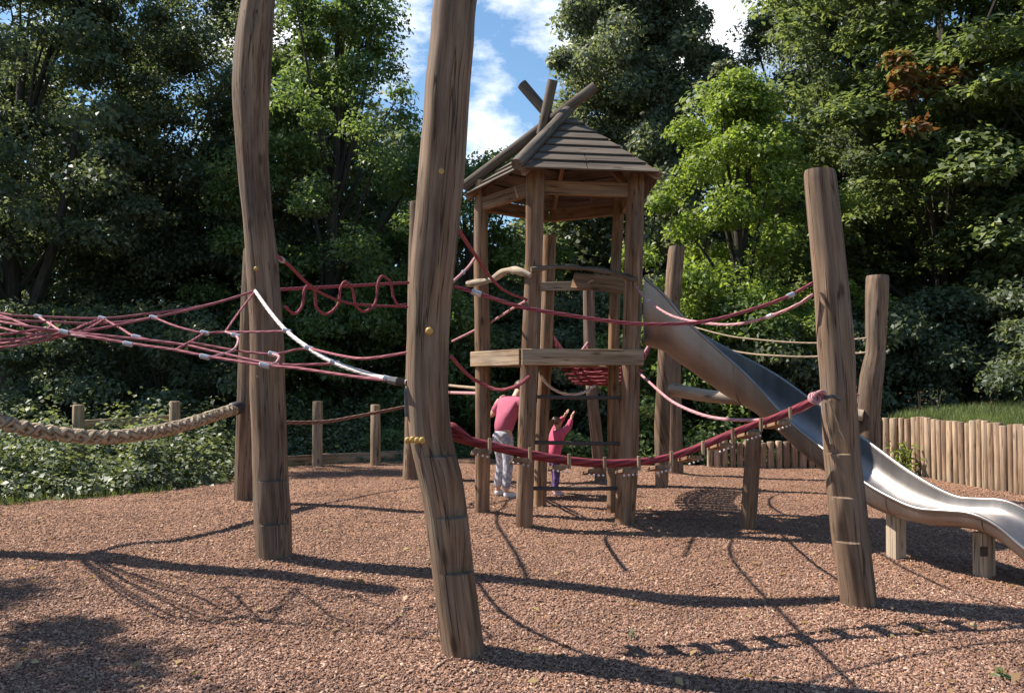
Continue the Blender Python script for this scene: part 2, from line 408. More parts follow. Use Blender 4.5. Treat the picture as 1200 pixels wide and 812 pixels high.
# bark sheet: boundary measured on the photograph
edge_px = [(-420, 640), (-200, 612), (0, 591), (60, 585), (130, 581), (200, 574), (262, 562), (300, 553), (345, 544), (420, 541), (500, 538), (560, 535), (640, 539), (740, 543), (830, 545), (900, 547), (960, 549), (1030, 550)]
edge = [G(*e) for e in edge_px]
FENCE = [G(832, 547), G(900, 548), G(965, 549), G(1036, 551), G(1075, 555), G(1120, 563), G(1160, 570), G(1200, 578), G(1260, 590), G(1350, 606)]
xs = [e.x for e in edge]; ys = [e.y for e in edge]
def far_edge(x):
    if x < xs[0]: return ys[0] - (xs[0] - x) * .4
    return float(np.interp(x, xs, ys)) if x < xs[-1] else ys[-1] - (x - xs[-1]) * 6
nx, ny = 150, 130
verts = []; faces = []
for i in range(nx + 1):
    x = -13 + 21.5 * i / nx
    fe = max(1.0, far_edge(x)) + .22 * noise.noise(Vector((x * 1.7, 0, 0))) + .12 * noise.noise(Vector((x * 6, 4, 0)))
    if x > 7.0: fe = 11.2
    for j in range(ny + 1):
        y = -4 + (fe + 4) * j / ny
        dz = 0 if j < ny else -.1
        verts.append((x, y, gz(x, y) + dz))
for i in range(nx):
    for j in range(ny):
        a = i * (ny + 1) + j; faces.append((a, a + ny + 1, a + ny + 2, a + 1))
mb = MB(); mb.v = verts; mb.g = [(0, 0, 0)] * len(verts); mb.f = faces; mb.m = [0] * len(faces)
o = mb.build("bark_surface", M["barkg"]); tag(o, "reddish brown bark chipping surface of the play area", "bark surface", kind="structure")

# loose chips
def chips(n, name, ymin, ymax, smin, smax):
    t = RNG.random(n); y = ymin * (ymax / ymin) ** t
    x = (RNG.random(n) * 2 - 1) * (y * .72 + .4)
    keep = np.array([(yy < far_edge(xx) - .05) and xx < 6.9 for xx, yy in zip(x, y)])
    x, y = x[keep], y[keep]; n = len(x)
    z = np.array([gz(a, b) for a, b in zip(x, y)]) + .006
    L = smin + (smax - smin) * RNG.random(n) ** 2; W = L * (.22 + .35 * RNG.random(n)); H = .002 + .005 * RNG.random(n)
    yaw = RNG.random(n) * 2 * np.pi; tl = RNG.normal(size=n) * .32; tr = RNG.normal(size=n) * .32
    d = np.stack([np.cos(yaw) * np.cos(tl), np.sin(yaw) * np.cos(tl), np.sin(tl)], 1)
    s = np.stack([-np.sin(yaw) * np.cos(tr), np.cos(yaw) * np.cos(tr), np.sin(tr)], 1)
    u = np.cross(d, s); c = np.stack([x, y, z], 1)
    v = np.empty((n, 8, 3), dtype=np.float32)
    k = 0
    for b in (-1, 1):
        for (p, q) in ((-1, -1), (1, -.7), (.8, 1), (-.85, .8)):
            v[:, k] = c + d * (p * L / 2)[:, None] + s * (q * W / 2)[:, None] + u * (b * H / 2)[:, None]; k += 1
    fq = np.array([(4, 5, 6, 7), (0, 1, 5, 4), (1, 2, 6, 5), (2, 3, 7, 6), (3, 0, 4, 7)])
    idx = (np.arange(n)[:, None, None] * 8 + fq[None]).astype(np.int32)
    me = bpy.data.meshes.new(name); me.vertices.add(n * 8); me.vertices.foreach_set("co", v.ravel())
    me.loops.add(n * 20); me.loops.foreach_set("vertex_index", idx.ravel())
    me.polygons.add(n * 5); me.polygons.foreach_set("loop_start", np.arange(0, n * 20, 4, dtype=np.int32))
    me.update(calc_edges=True)
    m, nt, out = new_mat("loose_chip")
    g = nt.nodes.new("ShaderNodeNewGeometry")
    c = ramp(nt, g.outputs["Random Per Island"], [(0, (.11, .060, .044)), (.3, (.205, .115, .082)), (.65, (.30, .174, .124)), (.93, (.39, .236, .17)), (1, (.54, .39, .28))])
    tco = nt.nodes.new("ShaderNodeTexCoord"); big = noise_n(nt, tco.outputs["Object"], .8, 5, .62)
    c = mixc(nt, 1.0, c, ramp(nt, big, [(.33, (.62, .60, .60)), (.48, (.95, .95, .95)), (.68, (1.2, 1.2, 1.18))]), "MULTIPLY")
    b = N(nt, "ShaderNodeBsdfPrincipled", Roughness=.85); b.inputs["Specular IOR Level"].default_value = .25
    nt.links.new(c, b.inputs["Base Color"]); nt.links.new(b.outputs[0], out.inputs[0])
    me.materials.append(m)
    o = bpy.data.objects.new(name, me); COL.objects.link(o); return o
def litter():
    n = 420; y = 3.3 * (14 / 3.3) ** RNG.random(n); x = (RNG.random(n) * 2 - 1) * (y * .68); p = np.array([(a, b, gz(a, b) + .022) for a, b in zip(x, y) if b < far_edge(a) - .1 and a < 6.6])
    m = leaf_mat("fallen_leaf", (.16, .09, .045), (.30, .20, .09), (.42, .34, .15), .2)
    nr = np.zeros_like(p); nr[:, 2] = 1.6
    o = leaf_mesh("fallen_leaves", p, nr, .055, [m], None, (0, 0, 0)); tag(o, "dry fallen leaves lying about on the bark chippings", "leaf litter", kind="stuff")
o = chips(340000, "bark_chips", 3.0, 15.5, .006, .034); tag(o, "loose bark chips scattered thickly over the play area", "bark chips", kind="stuff")

# ------------------------------------------------------------------ posts
def post(name, label, outl, Y, mat=M["post"], notch=None, seed=0, parent=None, nring=90, segs=48, group="upright log posts of the climbing frame", twist=0, amp=.05, partname="post", dy=0.0):
    """outl: (photo y, left x, right x) down the post; all at measured distance Y"""
    pts = []
    for py, xl, xr in outl:
        Yi = Y + dy * (outl[-1][0] - py) / 400
        c = P((xl + xr) / 2, py, Yi); pts.append((c, (xr - xl) / 2 / F_PX * Yi))
    pts.sort(key=lambda q: q[0].z)
    z0 = pts[0][0].z
    zz = [p[0].z for p in pts]; xx = [p[0].x for p in pts]; yy = [p[0].y for p in pts]; rr = [p[1] for p in pts]
    lo, hi = min(-.15, zz[0]), zz[-1]
    path = smooth_path([p[0] for p in pts], 200)
    pz = [p.z for p in path]; pxx = [p.x for p in path]
    if lo < pz[0]:
        pz = [lo] + pz; pxx = [pxx[0] + (pxx[0] - pxx[6]) * (pz[1] - lo) / max(.01, pz[7] - pz[1]) * .5] + pxx
    rings = []; gr = []; ph = seed * 3.7 + 1
    rf = random.Random(seed + 100); nf = 8
    fac = [(2 * math.pi * (k + rf.uniform(-.3, .3)) / nf, rf.uniform(.91, .975)) for k in range(nf)]
    levels = [lo + (hi - lo) * i / (nring - 1) for i in range(nring)]
    if notch:
        for (zl, h, a, half, dep) in notch: levels += [zl - .004, zl + .004, zl + .012]
    levels = sorted(levels)
    for z in levels:
        cx = np.interp(z, pz, pxx); cy = np.interp(z, zz, yy); r0 = np.interp(z, zz, rr)
        rg = []; gg = []
        for j in range(segs):
            a = 2 * math.pi * j / segs
            r = r0 * (1 + amp * noise.noise(Vector((math.cos(a) * .9 + ph, math.sin(a) * .9, z * .9 + ph))) * 1.6
                      + .045 * noise.noise(Vector((math.cos(a) * 1.6 + ph, math.sin(a) * 1.6, z * 3.1 + ph))) + .03 * noise.noise(Vector((math.cos(a) * 5 + ph, math.sin(a) * 5, z * .8 + ph))))
            rad_f = min(ap * (1 + .05 * noise.noise(Vector((k * 5 + ph, z * .9, 1)))) / max(.3, math.cos(a - fa)) for k, (fa, ap) in enumerate(fac) if math.cos(a - fa) > .3) * r0 * 1.03
            r = min(r, rad_f) * .88 + r * .12 if rad_f < r else r
            if notch:
                for (zl, h, an, half, dep) in notch:
                    da = abs((a - an + math.pi) % (2 * math.pi) - math.pi)
                    if zl < z < zl + h and da < half * 1.25:
                        k = 1 - (z - zl) / h
                        flatr = r0 * (1 - dep * k) / max(.35, math.cos(da)) if da < 1.2 else r
                        r = min(r, flatr)
            if hi - z < .02: r *= .985 - .25 * max(0, (.02 - (hi - z))) / .02 * .2
            rg.append((cx + r * math.cos(a), cy + r * math.sin(a), z))
            ta = a + twist * z
            gg.append((math.cos(ta) * r0 + ph, math.sin(ta) * r0 + ph, z + ph))
        rings.append(rg); gr.append(gg)
    mb = MB(); mb.ring_surface(rings, gr, (True, False)); n = segs
    b = len(mb.v); last = rings[-1]
    mb.v += last; mb.g += [((p[0] - last[0][0]) * .4, ph, (p[1]) * .4) for p in last]
    mb.f.append(tuple(range(b, b + n))); mb.m.append(1)
    base = (float(np.interp(0, zz, xx)), float(np.interp(0, zz, yy)), 0)
    if parent is not None: return mb.build(partname, [mat, M["cut"]], parent)
    o = mb.build(name, [mat, M["cut"]], None, base); tag(o, label, "post", group); return o
def zof(py, Y): return P(600, py, Y).z
def bolt(parent, px, py, Y, r=.022, mat="yellow", name="bolt"):
    c = P(px, py, Y); mb = MB(); mb.sphere(c, r, 10, 7, (1, .6, 1)); return mb.build(name, M[mat], parent)

YA = G(545, 772).y
A = post("log_post", "tallest leaning log post in front, with yellow knobs and step notches cut low",
         [(-260, 548, 596), (-120, 528, 580), (0, 508, 560), (50, 503, 557), (100, 497, 553), (150, 494, 550), (200, 490, 547), (250, 486, 541), (300, 482, 536), (350, 479, 530), (400, 477, 527), (450, 476, 526), (500, 479, 529), (530, 483, 535), (560, 490, 543), (603, 498, 549), (667, 506, 556), (720, 512, 563), (772, 519, 570)], YA,
         notch=[(zof(533, YA), .36, R(-60), R(68), .42), (zof(604, YA), .30, R(-58), R(68), .46), (zof(668, YA), .28, R(-58), R(68), .46)], seed=1)
for px, py in ((518, 201), (503, 388)): bolt(A, px, py, YA - .125)
for i in range(4): bolt(A, 478 + 5.6 * i, 516 - (1 if i == 1 else 0), YA - .085 - .012 * i, .019, "yellow", "knob")
mb = MB(); mb.beam(P(480, 455, YA - .02), P(481, 488, YA - .02), .06, .05, (0, 1, 0)); mb.build("bracket", M["steel"], A)
YB = G(320, 657).y
B = post("log_post", "tall bent log post on the left where the white edged net is tied",
         [(-220, 312, 348), (-100, 300, 338), (0, 284, 322), (50, 276, 319), (100, 273, 316), (150, 276, 314), (200, 280, 314), (250, 284, 319), (300, 288, 325), (350, 291, 329), (400, 293, 332), (450, 294, 333), (500, 296, 335), (560, 297, 337), (600, 298, 340), (657, 302, 341)], YB,
         notch=[(zof(562, YB), .3, R(-65), R(65), .34), (zof(612, YB), .28, R(-65), R(65), .34)], seed=2)
for px, py in ((300, 315), (303, 441)): bolt(B, px, py, YB - .13, .02)
PL = Vector((-5.45, 7.9, 0))
def off_post():
    mb = MB(); mb.tube(smooth_path([PL + Vector(q) for q in ((-.12, 0, -.1), (0, .05, 1.4), (.08, 0, 2.8), (-.05, .02, 4.2), (0, 0, 5.35))], 40), [.15 - .03 * i / 40 for i in range(41)], 24, lump=.1)
    o = mb.build("log_post", M["post"], None, tuple(PL)); tag(o, "tall log post just beyond the left edge, its long shadow crossing the bark", "post", "upright log posts of the climbing frame")
off_post()
YB2 = G(284, 589).y
B2 = post("log_post", "grey log post half hidden behind the tall bent post, holding the braided rope",
          [(292, 286, 304), (330, 284, 306), (400, 281, 304), (450, 279, 302), (500, 277, 300), (545, 276, 299), (589, 274, 297)], YB2, seed=3)
YC = G(478, 561).y
C_ = post("log_post", "thin log post almost hidden behind the tallest leaning post",
          [(237, 480, 501), (350, 478, 500), (460, 475, 499), (561, 472, 497)], YC, seed=4)
YD = G(1006, 714).y
D = post("log_post", "stout leaning log post on the right with pale step notches and a rope knot",
         [(200, 942, 978), (250, 946, 984), (300, 951, 990), (350, 955, 995), (400, 958, 999), (450, 962, 1002), (500, 965, 1005), (530, 966, 1007), (580, 971, 1013), (632, 976, 1018), (680, 983, 1024), (714, 988, 1028)], YD,
         notch=[(zof(531, YD), .26, R(-120), R(60), .26), (zof(581, YD), .25, R(-120), R(60), .28), (zof(633, YD), .25, R(-120), R(60), .28)], seed=5, amp=.03)
YE = 11.2
E = post("log_post", "crooked log post by the palisade behind the stout right post",
         [(323, 1016, 1041), (350, 1015, 1040), (385, 1015, 1038), (410, 1015, 1037), (440, 1009, 1035), (470, 1006, 1032), (500, 1005, 1030), (584, 1003, 1030)], YE, seed=6)
YF = G(790, 557).y
F1 = post("log_post", "log post with a slanted top rising behind the steel slide",
          [(289, 784, 803), (320, 781, 800), (360, 778, 797), (420, 779, 798), (500, 781, 799), (557, 781, 801)], YF, seed=7, nring=60)
YF2 = G(776, 571).y
F2 = post("log_post", "twisted thin log post under the top of the slide",
          [(395, 772, 789), (440, 770, 787), (500, 767, 785), (571, 768, 783)], YF2, seed=8, nring=60, twist=3)
YH = G(705, 567).y
H = post("log_post", "slender log post leaning behind the tower beside the red net bridge",
         [(338, 683, 697), (400, 684, 698), (460, 687, 701), (520, 693, 707), (567, 697, 712)], YH, seed=9, nring=50)

# ------------------------------------------------------------------ tower
T = empty("play_tower", (.6, 9.7, 0), "wooden play tower with a pointed plank roof and crossed poles", "play tower")
YL, YFt, YR, YBR, YBL = G(565, 602).y, G(614, 618).y, G(732, 615).y, 10.15, 10.6
tp = dict(mat=M["tower"], parent=T, nring=60, segs=24, amp=.05)
post("", "", [(212, 556, 573), (300, 555, 572), (400, 556, 575), (500, 557, 575), (602, 556, 574)], YL, seed=11, **tp)
post("", "", [(202, 616, 639), (300, 615, 636), (400, 611, 632), (500, 607, 628), (618, 604, 624)], YFt, seed=12, **tp)
post("", "", [(205, 734, 755), (300, 732, 754), (400, 729, 751), (500, 725, 749), (560, 722, 747), (615, 720, 743)], YR, seed=13, **tp)
post("", "", [(212, 720, 734), (340, 714, 727), (450, 712, 726), (597, 711, 726)], YBR, seed=14, **tp)
post("", "", [(276, 636, 652), (400, 633, 648), (500, 628, 643), (592, 625, 640)], YBL, seed=15, **tp)
bl, fr, rr_, br, bk = (P(565, 410, YL), P(620, 410, YFt), P(741, 410, YR), P(724, 410, YBR), P(643, 410, YBL))
corners = [Vector((p.x, p.y, 1.86)) for p in (bl, fr, rr_, br, bk)]
ctr = sum(corners, Vector()) / 5
# deck of planks clipped to the pentagon
def clip_poly_y(poly, y):
    out = []
    for i in range(len(poly)):
        a, b = poly[i], poly[(i + 1) % len(poly)]
        if (a.y - y) * (b.y - y) < 0: out.append(a.x + (b.x - a.x) * (y - a.y) / (b.y - a.y))
    return sorted(out)
mb = MB(); y = min(c.y for c in corners) + .09
while y < max(c.y for c in corners):
    q = clip_poly_y(corners, y)
    if len(q) >= 2 and q[-1] - q[0] > .15: mb.beam((q[0], y, 1.80), (q[-1], y, 1.80), .118, .04)
    y += .125
mb.build("deck", M["board"], T)
for i in range(5):
    a, b = corners[i], corners[(i + 1) % 5]
    d = (b - a).normalized(); outw = Vector((d.y, -d.x, 0))
    if outw.dot((a + b) / 2 - ctr) < 0: outw = -outw
    mb = MB(); k = outw * .085
    mb.beam(a + k - d * .09 + Vector((0, 0, -.07)), b + k + d * (.09 if i != 0 else -.03) + Vector((0, 0, -.07)), .05, .172)
    e = mb.build("edge_board", M["board"], T)
# rails
mb = MB(); mb.tube(smooth_path([P(548, 333, YL - .15), P(575, 328, 9.55), P(592, 318, 9.3), P(606, 317, 9.05), P(622, 323, YFt - .1)], 24), [.036 + .008 * math.sin(i * .7) for i in range(25)], 10, lump=.15); mb.build("rail", M["pale"], T)
mb = MB(); mb.tube(smooth_path([P(622, 316, YFt - .1), P(655, 313, YFt), P(690, 315, YFt + .05), P(720, 320, YR - .05), P(746, 328, YR - .1)], 24), [.027 + .006 * math.sin(i * .9) for i in range(25)], 10, lump=.15); mb.build("rail", M["roof"], T)
mb = MB(); mb.beam(P(634, 336, YBL - .1), P(732, 334, YBR - .1), .05, .11); mb.build("back_board", M["roof"], T)
mb = MB(); mb.beam(P(672, 329, 10.2), P(745, 335, 9.6), .04, .19, (0, .3, 1)); mb.build("slide_head_board", M["tower"], T)
# rungs between the front and the right post
for a, b, r in (((630, 465), (735, 466), .020), ((618, 518), (736, 520), .022), ((616, 572), (730, 572), .022)):
    mb = MB(); mb.tube([P(*a, YFt + .02), P((a[0] + b[0]) / 2, (a[1] + b[1]) / 2 + .5, 9.0), P(*b, YR)], r, 8); mb.build("rung", M["rung"], T)
# roof
RC = Vector((.68, 9.72, 0)); ez, az = 3.70, 4.57; RE = 1.23
angs = [R(-117.5 + 72 * k) for k in range(5)]
EC = [RC + Vector((math.cos(a) * q, math.sin(a) * q, ez)) for a, q in zip(angs, (RE, RE, 1.02, 1.12, RE))]
AP = RC + Vector((0, 0, az))
roof = empty("roof", (0, 0, 0), "", ""); del roof["label"]; del roof["category"]; roof.parent = T; roof.location = RC + Vector((0, 0, ez)) - Vector(T.location)
for k in range(5):
    a, b = EC[k], EC[(k + 1) % 5]; mb = MB(); nc = 7
    nrm = (b - a).cross(AP - a).normalized()
    if nrm.z < 0: nrm = -nrm
    for c in range(nc):
        t0, t1 = c / nc * .97, min(.985, (c + 1.22) / nc * .97)
        lo0, lo1 = a.lerp(AP, t0), b.lerp(AP, t0); hi0, hi1 = a.lerp(AP, t1), b.lerp(AP, t1)
        # each course is split into a few boards with slightly different lengths
        nb = max(1, int((lo1 - lo0).length / .55)); cuts = [0] + sorted(min(.95, max(.05, (i + 1) / nb + random.uniform(-.15, .15) / nb)) for i in range(nb - 1)) + [1]
        for s0, s1 in zip(cuts, cuts[1:]):
            g = .004; s0 += g; s1 -= g
            jit = random.uniform(-.012, .012); th = .016
            dl = (a - AP).normalized() * jit
            p = [lo0.lerp(lo1, s0) + dl + nrm * .030, lo0.lerp(lo1, s1) + dl + nrm * .030, hi0.lerp(hi1, s1) + nrm * .004, hi0.lerp(hi1, s0) + nrm * .004]
            base = len(mb.v); ph = random.random() * 40; d = (b - a).normalized(); ups = (AP - (a + b) / 2).normalized()
            for q, off in ((p, 0), ([x - nrm * th for x in p], 1)):
                for x in q: mb.v.append(tuple(x)); mb.g.append(((x - a).dot(ups) + ph, off * .03 + ph, (x - a).dot(d) + ph))
            for f in ((0, 1, 2, 3), (7, 6, 5, 4), (4, 5, 1, 0), (5, 6, 2, 1), (6, 7, 3, 2), (7, 4, 0, 3)): mb.f.append(tuple(base + i for i in f)); mb.m.append(0)
    mb.build("roof_panel", M["roof"], roof, smooth=False)
for k in (0, 4):
    d = (AP - EC[k]); s = d.normalized(); ln = d.length
    off = Vector((-math.sin(angs[k]), math.cos(angs[k]), 0)) * (.05 * ((k % 2) * 2 - 1)) + Vector((0, 0, .075 + .022 * k))
    mb = MB(); p0 = EC[k] - s * .06 + off * .9; ext = (.28, .36, .30, .34, .34)[k]
    p1 = AP + s * ext + off
    mb.tube([p0.lerp(p1, i / 10) for i in range(11)], [.066 - .006 * i / 10 for i in range(11)], 12, lump=.12); mb.build("roof_pole", M["roof"], roof)
for p0, p1, q in ((P(664, 160, 9.9), P(612, 99, 10.05), .062), (P(634, 158, 9.78), P(648, 94, 9.6), .058)):
    mb = MB(); mb.tube([p0.lerp(p1, i / 8) for i in range(9)], [q] * 9, 12, lump=.12); mb.build("roof_pole", M["roof"], roof)
tops = [P(564, 222, YL), P(627, 222, YFt), P(744, 222, YR), P(731, 222, YBR), Vector((.46, 10.66, 3.5))]
for i in range(5):
    a, b = tops[i].copy(), tops[(i + 1) % 5].copy(); a.z = b.z = 3.60
    d = (b - a).normalized(); mb = MB(); mb.beam(a + d * .03, b - d * .03, .07, .15); mb.build("ring_beam", M["tower"], T)
    mb = MB(); mb.beam(EC[i] + Vector((0, 0, -.03)), AP + Vector((0, 0, -.10)), .05, .09); mb.build("rafter", M["tower"], roof)

# ------------------------------------------------------------------ slide
def slide():
    root = empty("slide", (2.9, 7.9, 0), "long steel chute slide running down from the tower on short wooden legs", "slide")
    tab = [(755, 326, 72), (762, 332, 70), (777, 345, 62), (804, 376, 54), (838, 407, 54), (873, 438, 48), (907, 474, 42), (932, 500, 40), (963, 525, 40), (1008, 562, 38), (1043, 583, 30), (1074, 596, 24), (1105, 599, 24), (1136, 602, 25), (1166, 615, 27), (1200, 643, 26), (1240, 672, 24), (1275, 688, 24), (1310, 694, 22)]
    near = []; dep = []
    for px, py, th in tab:
        k = (px - 600) / 1000; Y = float(np.interp(k, (.155, .2, .24, .28, .32, .363, .408, .443, .474, .505, .536, .566, .6, .7), (9.3, 9.25, 9.12, 8.85, 8.42, 7.95, 7.47, 7.12, 6.86, 6.69, 6.52, 6.37, 6.21, 5.75))); near.append(P(px, py, Y)); dep.append(th * Y / 1000)
    n = 90; path = smooth_path(near, n)
    # arc-length lookup of the depth
    L = [0]
    for a, b in zip(near, near[1:]): L.append(L[-1] + (b - a).length)
    W = .52; lats = []
    for i in range(n + 1):
        t = path[min(i + 9, n)] - path[max(i - 9, 0)]; lats.append(Vector((-t.y, t.x, 0)).normalized())
    rings = []; gr = []; s = 0
    rimn, rimf = [], []
    for i, p in enumerate(path):
        if i: s += (p - path[i - 1]).length
        d = float(np.interp(s / 1.0, L, dep)); lat = lats[i] * 1.0 + Vector((0, 0, -.16 + .26 * min(1, i / 40))); c = p + lat * (W / 2)
        rg = []; gg = []
        m = 14
        for j in range(m + 1):          # outer skin
            f = math.pi * j / m; cx = -math.cos(f); sy = math.sin(f) ** .62
            rg.append(c + lat * cx * (W / 2) * (1 if abs(cx) > .99 else 1) + Vector((0, 0, -d * sy)))
        for j in range(m, -1, -1):      # inner skin
            f = math.pi * j / m; cx = -math.cos(f); sy = math.sin(f) ** .62
            rg.append(c + lat * cx * (W / 2 - .022) + Vector((0, 0, -(d - .025) * sy + .002)))
        gg = [(q.x, q.y, s) for q in rg]
        rings.append(rg); gr.append(gg)
        rimn.append(p + Vector((0, 0, .004))); rimf.append(p + lat * W + Vector((0, 0, .004)))
    mb = MB(); mb.ring_surface(rings, gr, (True, True))
    m, nt, out = new_mat("brushed_steel")
    n1 = noise_n(nt, grain(nt, 3, 60), 1, 4); n2 = noise_n(nt, grain(nt, 3, 2.5), 1, 5)
    c = ramp(nt, n2, [(.3, (.21, .185, .17)), (.7, (.35, .315, .295))])
    b = N(nt, "ShaderNodeBsdfPrincipled", Metallic=.92); nt.links.new(c, b.inputs["Base Color"])
    rg_ = N(nt, "ShaderNodeMapRange"); rg_.inputs[3].default_value = .34; rg_.inputs[4].default_value = .52; nt.links.new(n2, rg_.inputs[0]); nt.links.new(rg_.outputs[0], b.inputs["Roughness"])
    nt.links.new(bump(nt, n1, .05, .002), b.inputs["Normal"]); nt.links.new(b.outputs[0], out.inputs[0])
    M["chute"] = m
    mb.build("chute", m, root)
    for k in (22, 43, 60, 74):
        mb = MB(); mb.tube([q + Vector((0, 0, -.001)) for q in rings[k][:15]], .0075, 7); mb.build("seam", m, root)
    for r_ in (rimn, rimf):
        mb = MB(); mb.tube(r_, .016, 10); mb.build("rim", m, root)
    # legs
    def leg(top, bot, w, nm="leg", mt="board"):
        mb = MB(); mb.beam(bot - Vector((0, 0, .1)), top + Vector((0, 0, .05)), w, w, (-.5, 1, 0), .014); return mb.build(nm, M[mt], root)
    for (px, y0, y1, w_) in ((1050, 606, 656, .125), (1153, 628, 677, .125)):
        b = G(px, y1); t = P(px, y0 + 3, b.y); leg(t, b, w_, mt="pale")
        lh = Vector((.83, .55, 0)) * .33; b2 = b + lh
    b = G(876, 621); mb = MB(); tpt = P(884, 505, 8.55); mb.tube([b - Vector((0, 0, .1)), b.lerp(tpt, .5), tpt], [.085, .08, .075], 12, lump=.1); mb.build("leg", M["post"], root)
    c = G(1153, 677); pl = MB(); q = P(1153, 646, c.y - .077); pl.beam(q - Vector((.03, 0, 0)), q + Vector((.03, 0, 0)), .004, .075, (0, 0, 1), .001); pl.build("plate", M["steel"], root)
    return root
slide()

# ------------------------------------------------------------------ ropes
def rope_thing(name, label, pts, r, mat="red", ends=(), n=30, group="ropes strung between the posts", cat="rope"):
    mb = MB(); mb.rope(pts, r, n, 7)
    mid = pts[0]; o = mb.build(name, M[mat], None, tuple(mid)); tag(o, label, cat, group)
    sp = smooth_path(pts, n)
    for e in ends:
        i = int(e * (n - 1)); fb = MB(); d = (sp[i + 1] - sp[i]).normalized(); c = (sp[i] + sp[i + 1]) / 2
        L = max(.05, r * 4); L *= .6; fb.tube([c - d * L, c - d * L * .9, c + d * L * .9, c + d * L], [r * 1.1, r * 1.5, r * 1.5, r * 1.1], 8); fb.build("ferrule", M["ferrule"], o)
    return o
def PP(*q): return [P(*a) for a in q]

# long hand rope A -> D in front of the tower, and its companion
rope_thing("hand_rope", "long red rope sagging across the front of the tower to the stout right post", PP((532, 335, YA + .05), (579, 350, 4.9), (616, 361, 5.0), (690, 373, 5.2), (739, 379, 5.3), (780, 380, 5.4), (825, 377, 5.5), (870, 366, 5.6), (920, 349, 5.68), (952, 332, YD - .05)), .0115, ends=(.05, .94))
rope_thing("hand_rope", "pale pink rope from the tower's right post to the stout right post", PP((746, 336, YR - .08), (757, 350, 8.6), (787, 370, 7.8), (830, 379, 6.9), (870, 379, 6.4), (925, 362, 5.9), (953, 345, YD - .05)), .0115, "pink", ends=(.2, .9))
rope_thing("hand_rope", "red rope slanting down from the tallest post to the tower's front post", PP((528, 250, YA + .02), (541, 275, 5.6), (557, 299, 6.6), (574, 324, 7.4), (592, 341, 8.2), (617, 351, YFt - .1)), .014)
rope_thing("hand_rope", "short pink rope rising to the bent rail beside the tower's left post", PP((531, 330, 8.2), (548, 314, 9.2), (556, 303, YL - .1)), .016, "pink", ends=(.4,))
rope_thing("hand_rope", "faded rope crossing below the bent rail between the tower's left and front posts", PP((530, 400, 11), (574, 378, 10), (600, 362, 9.3), (616, 353, YFt - .1)), .014, "pink")
rope_thing("hand_rope", "red rope sagging below the deck between the tower's left and front posts", PP((529, 418, 7.5), (545, 436, 8.4), (560, 447, 9.0), (584, 457, 9.0), (608, 451, 8.9), (620, 441, YFt - .1)), .018)
rope_thing("hand_rope", "light sagging rope loop under the deck behind the tower's front post", PP((634, 440, 10.3), (643, 452, 10.3), (660, 461, 10.4), (680, 461, 10.4), (697, 452, 10.8)), .018, "white")
rope_thing("hand_rope", "pale rope swooping below the slide to the knot on the stout right post", PP((748, 436, YR), (770, 456, 8.2), (787, 470, 7.6), (809, 481, 7.0), (834, 489, 6.6), (863, 492, 6.3), (907, 491, 5.9), (940, 480, 5.75), (962, 468, YD - .1)), .013, "pink")
rope_thing("hand_rope", "upper thin rope strung from the crooked post behind the slide", PP((792, 377, YF), (846, 392, 13), (888, 398, 12.4), (954, 402, 11.7), (1016, 396, YE)), .012, "tan", ends=(.93,))
rope_thing("hand_rope", "lower thin rope strung from the crooked post behind the slide", PP((792, 390, YF), (843, 407, 13), (875, 414, 12.5), (912, 417, 12), (954, 418, 11.7), (1016, 413, YE)), .014, "tan", ends=(.93,))
rope_thing("hand_rope", "red rope behind the slide above the pale balance log", PP((785, 463, YF2), (860, 466, 12), (905, 466, 11.8), (965, 467, 11.4), (1006, 462, YE)), .013)
rope_thing("hand_rope", "straight red rope above the looping rope behind the left post", PP((296, 341, YB2), (333, 339, 11), (410, 335, 12), (484, 331, YC)), .022)
rope_thing("hand_rope", "red rope swinging down from the left post to the thin hidden post", PP((316, 293, YB + .05), (332, 306, 8), (341, 313, 8.6), (366, 337, 10), (394, 351, 11), (423, 357, 12), (484, 360, YC)), .018, "red", ends=(.08,))
mb = MB()
wv = [(180, 218), (210, 240), (232, 215), (238, 170), (255, 158), (268, 180), (273, 222), (303, 241), (335, 212), (342, 165), (358, 148), (378, 175), (386, 215), (412, 234), (442, 208), (450, 150), (464, 132), (486, 150), (494, 190), (508, 215), (530, 212)]
rope_thing("looped_rope", "red rope woven in hanging loops like a wave behind the left post", [P(260 + a * .4066, 270 + b * .4066, 10.8 + 2.0 * (a - 180) / 350) for a, b in wv], .020, n=110)
rope_thing("low_rope", "brown rope strung low between the left post and the thin hidden post", PP((290, 492, YB2 - .1), (333, 495, 11.2), (382, 494, 12), (423, 487, 12.6), (478, 476, YC)), .026, "brownrope")
rope_thing("low_rope", "red rope low behind the tallest post on its way to the tower's left post", PP((500, 459, YC), (530, 460, 11.8), (562, 461, YL)), .02, "pink")
rope_thing("low_rope", "beige rope low behind the tallest post on its way to the tower's left post", PP((500, 448, YC), (530, 452, 11.8), (562, 455, YL + .1)), .018, "tan")

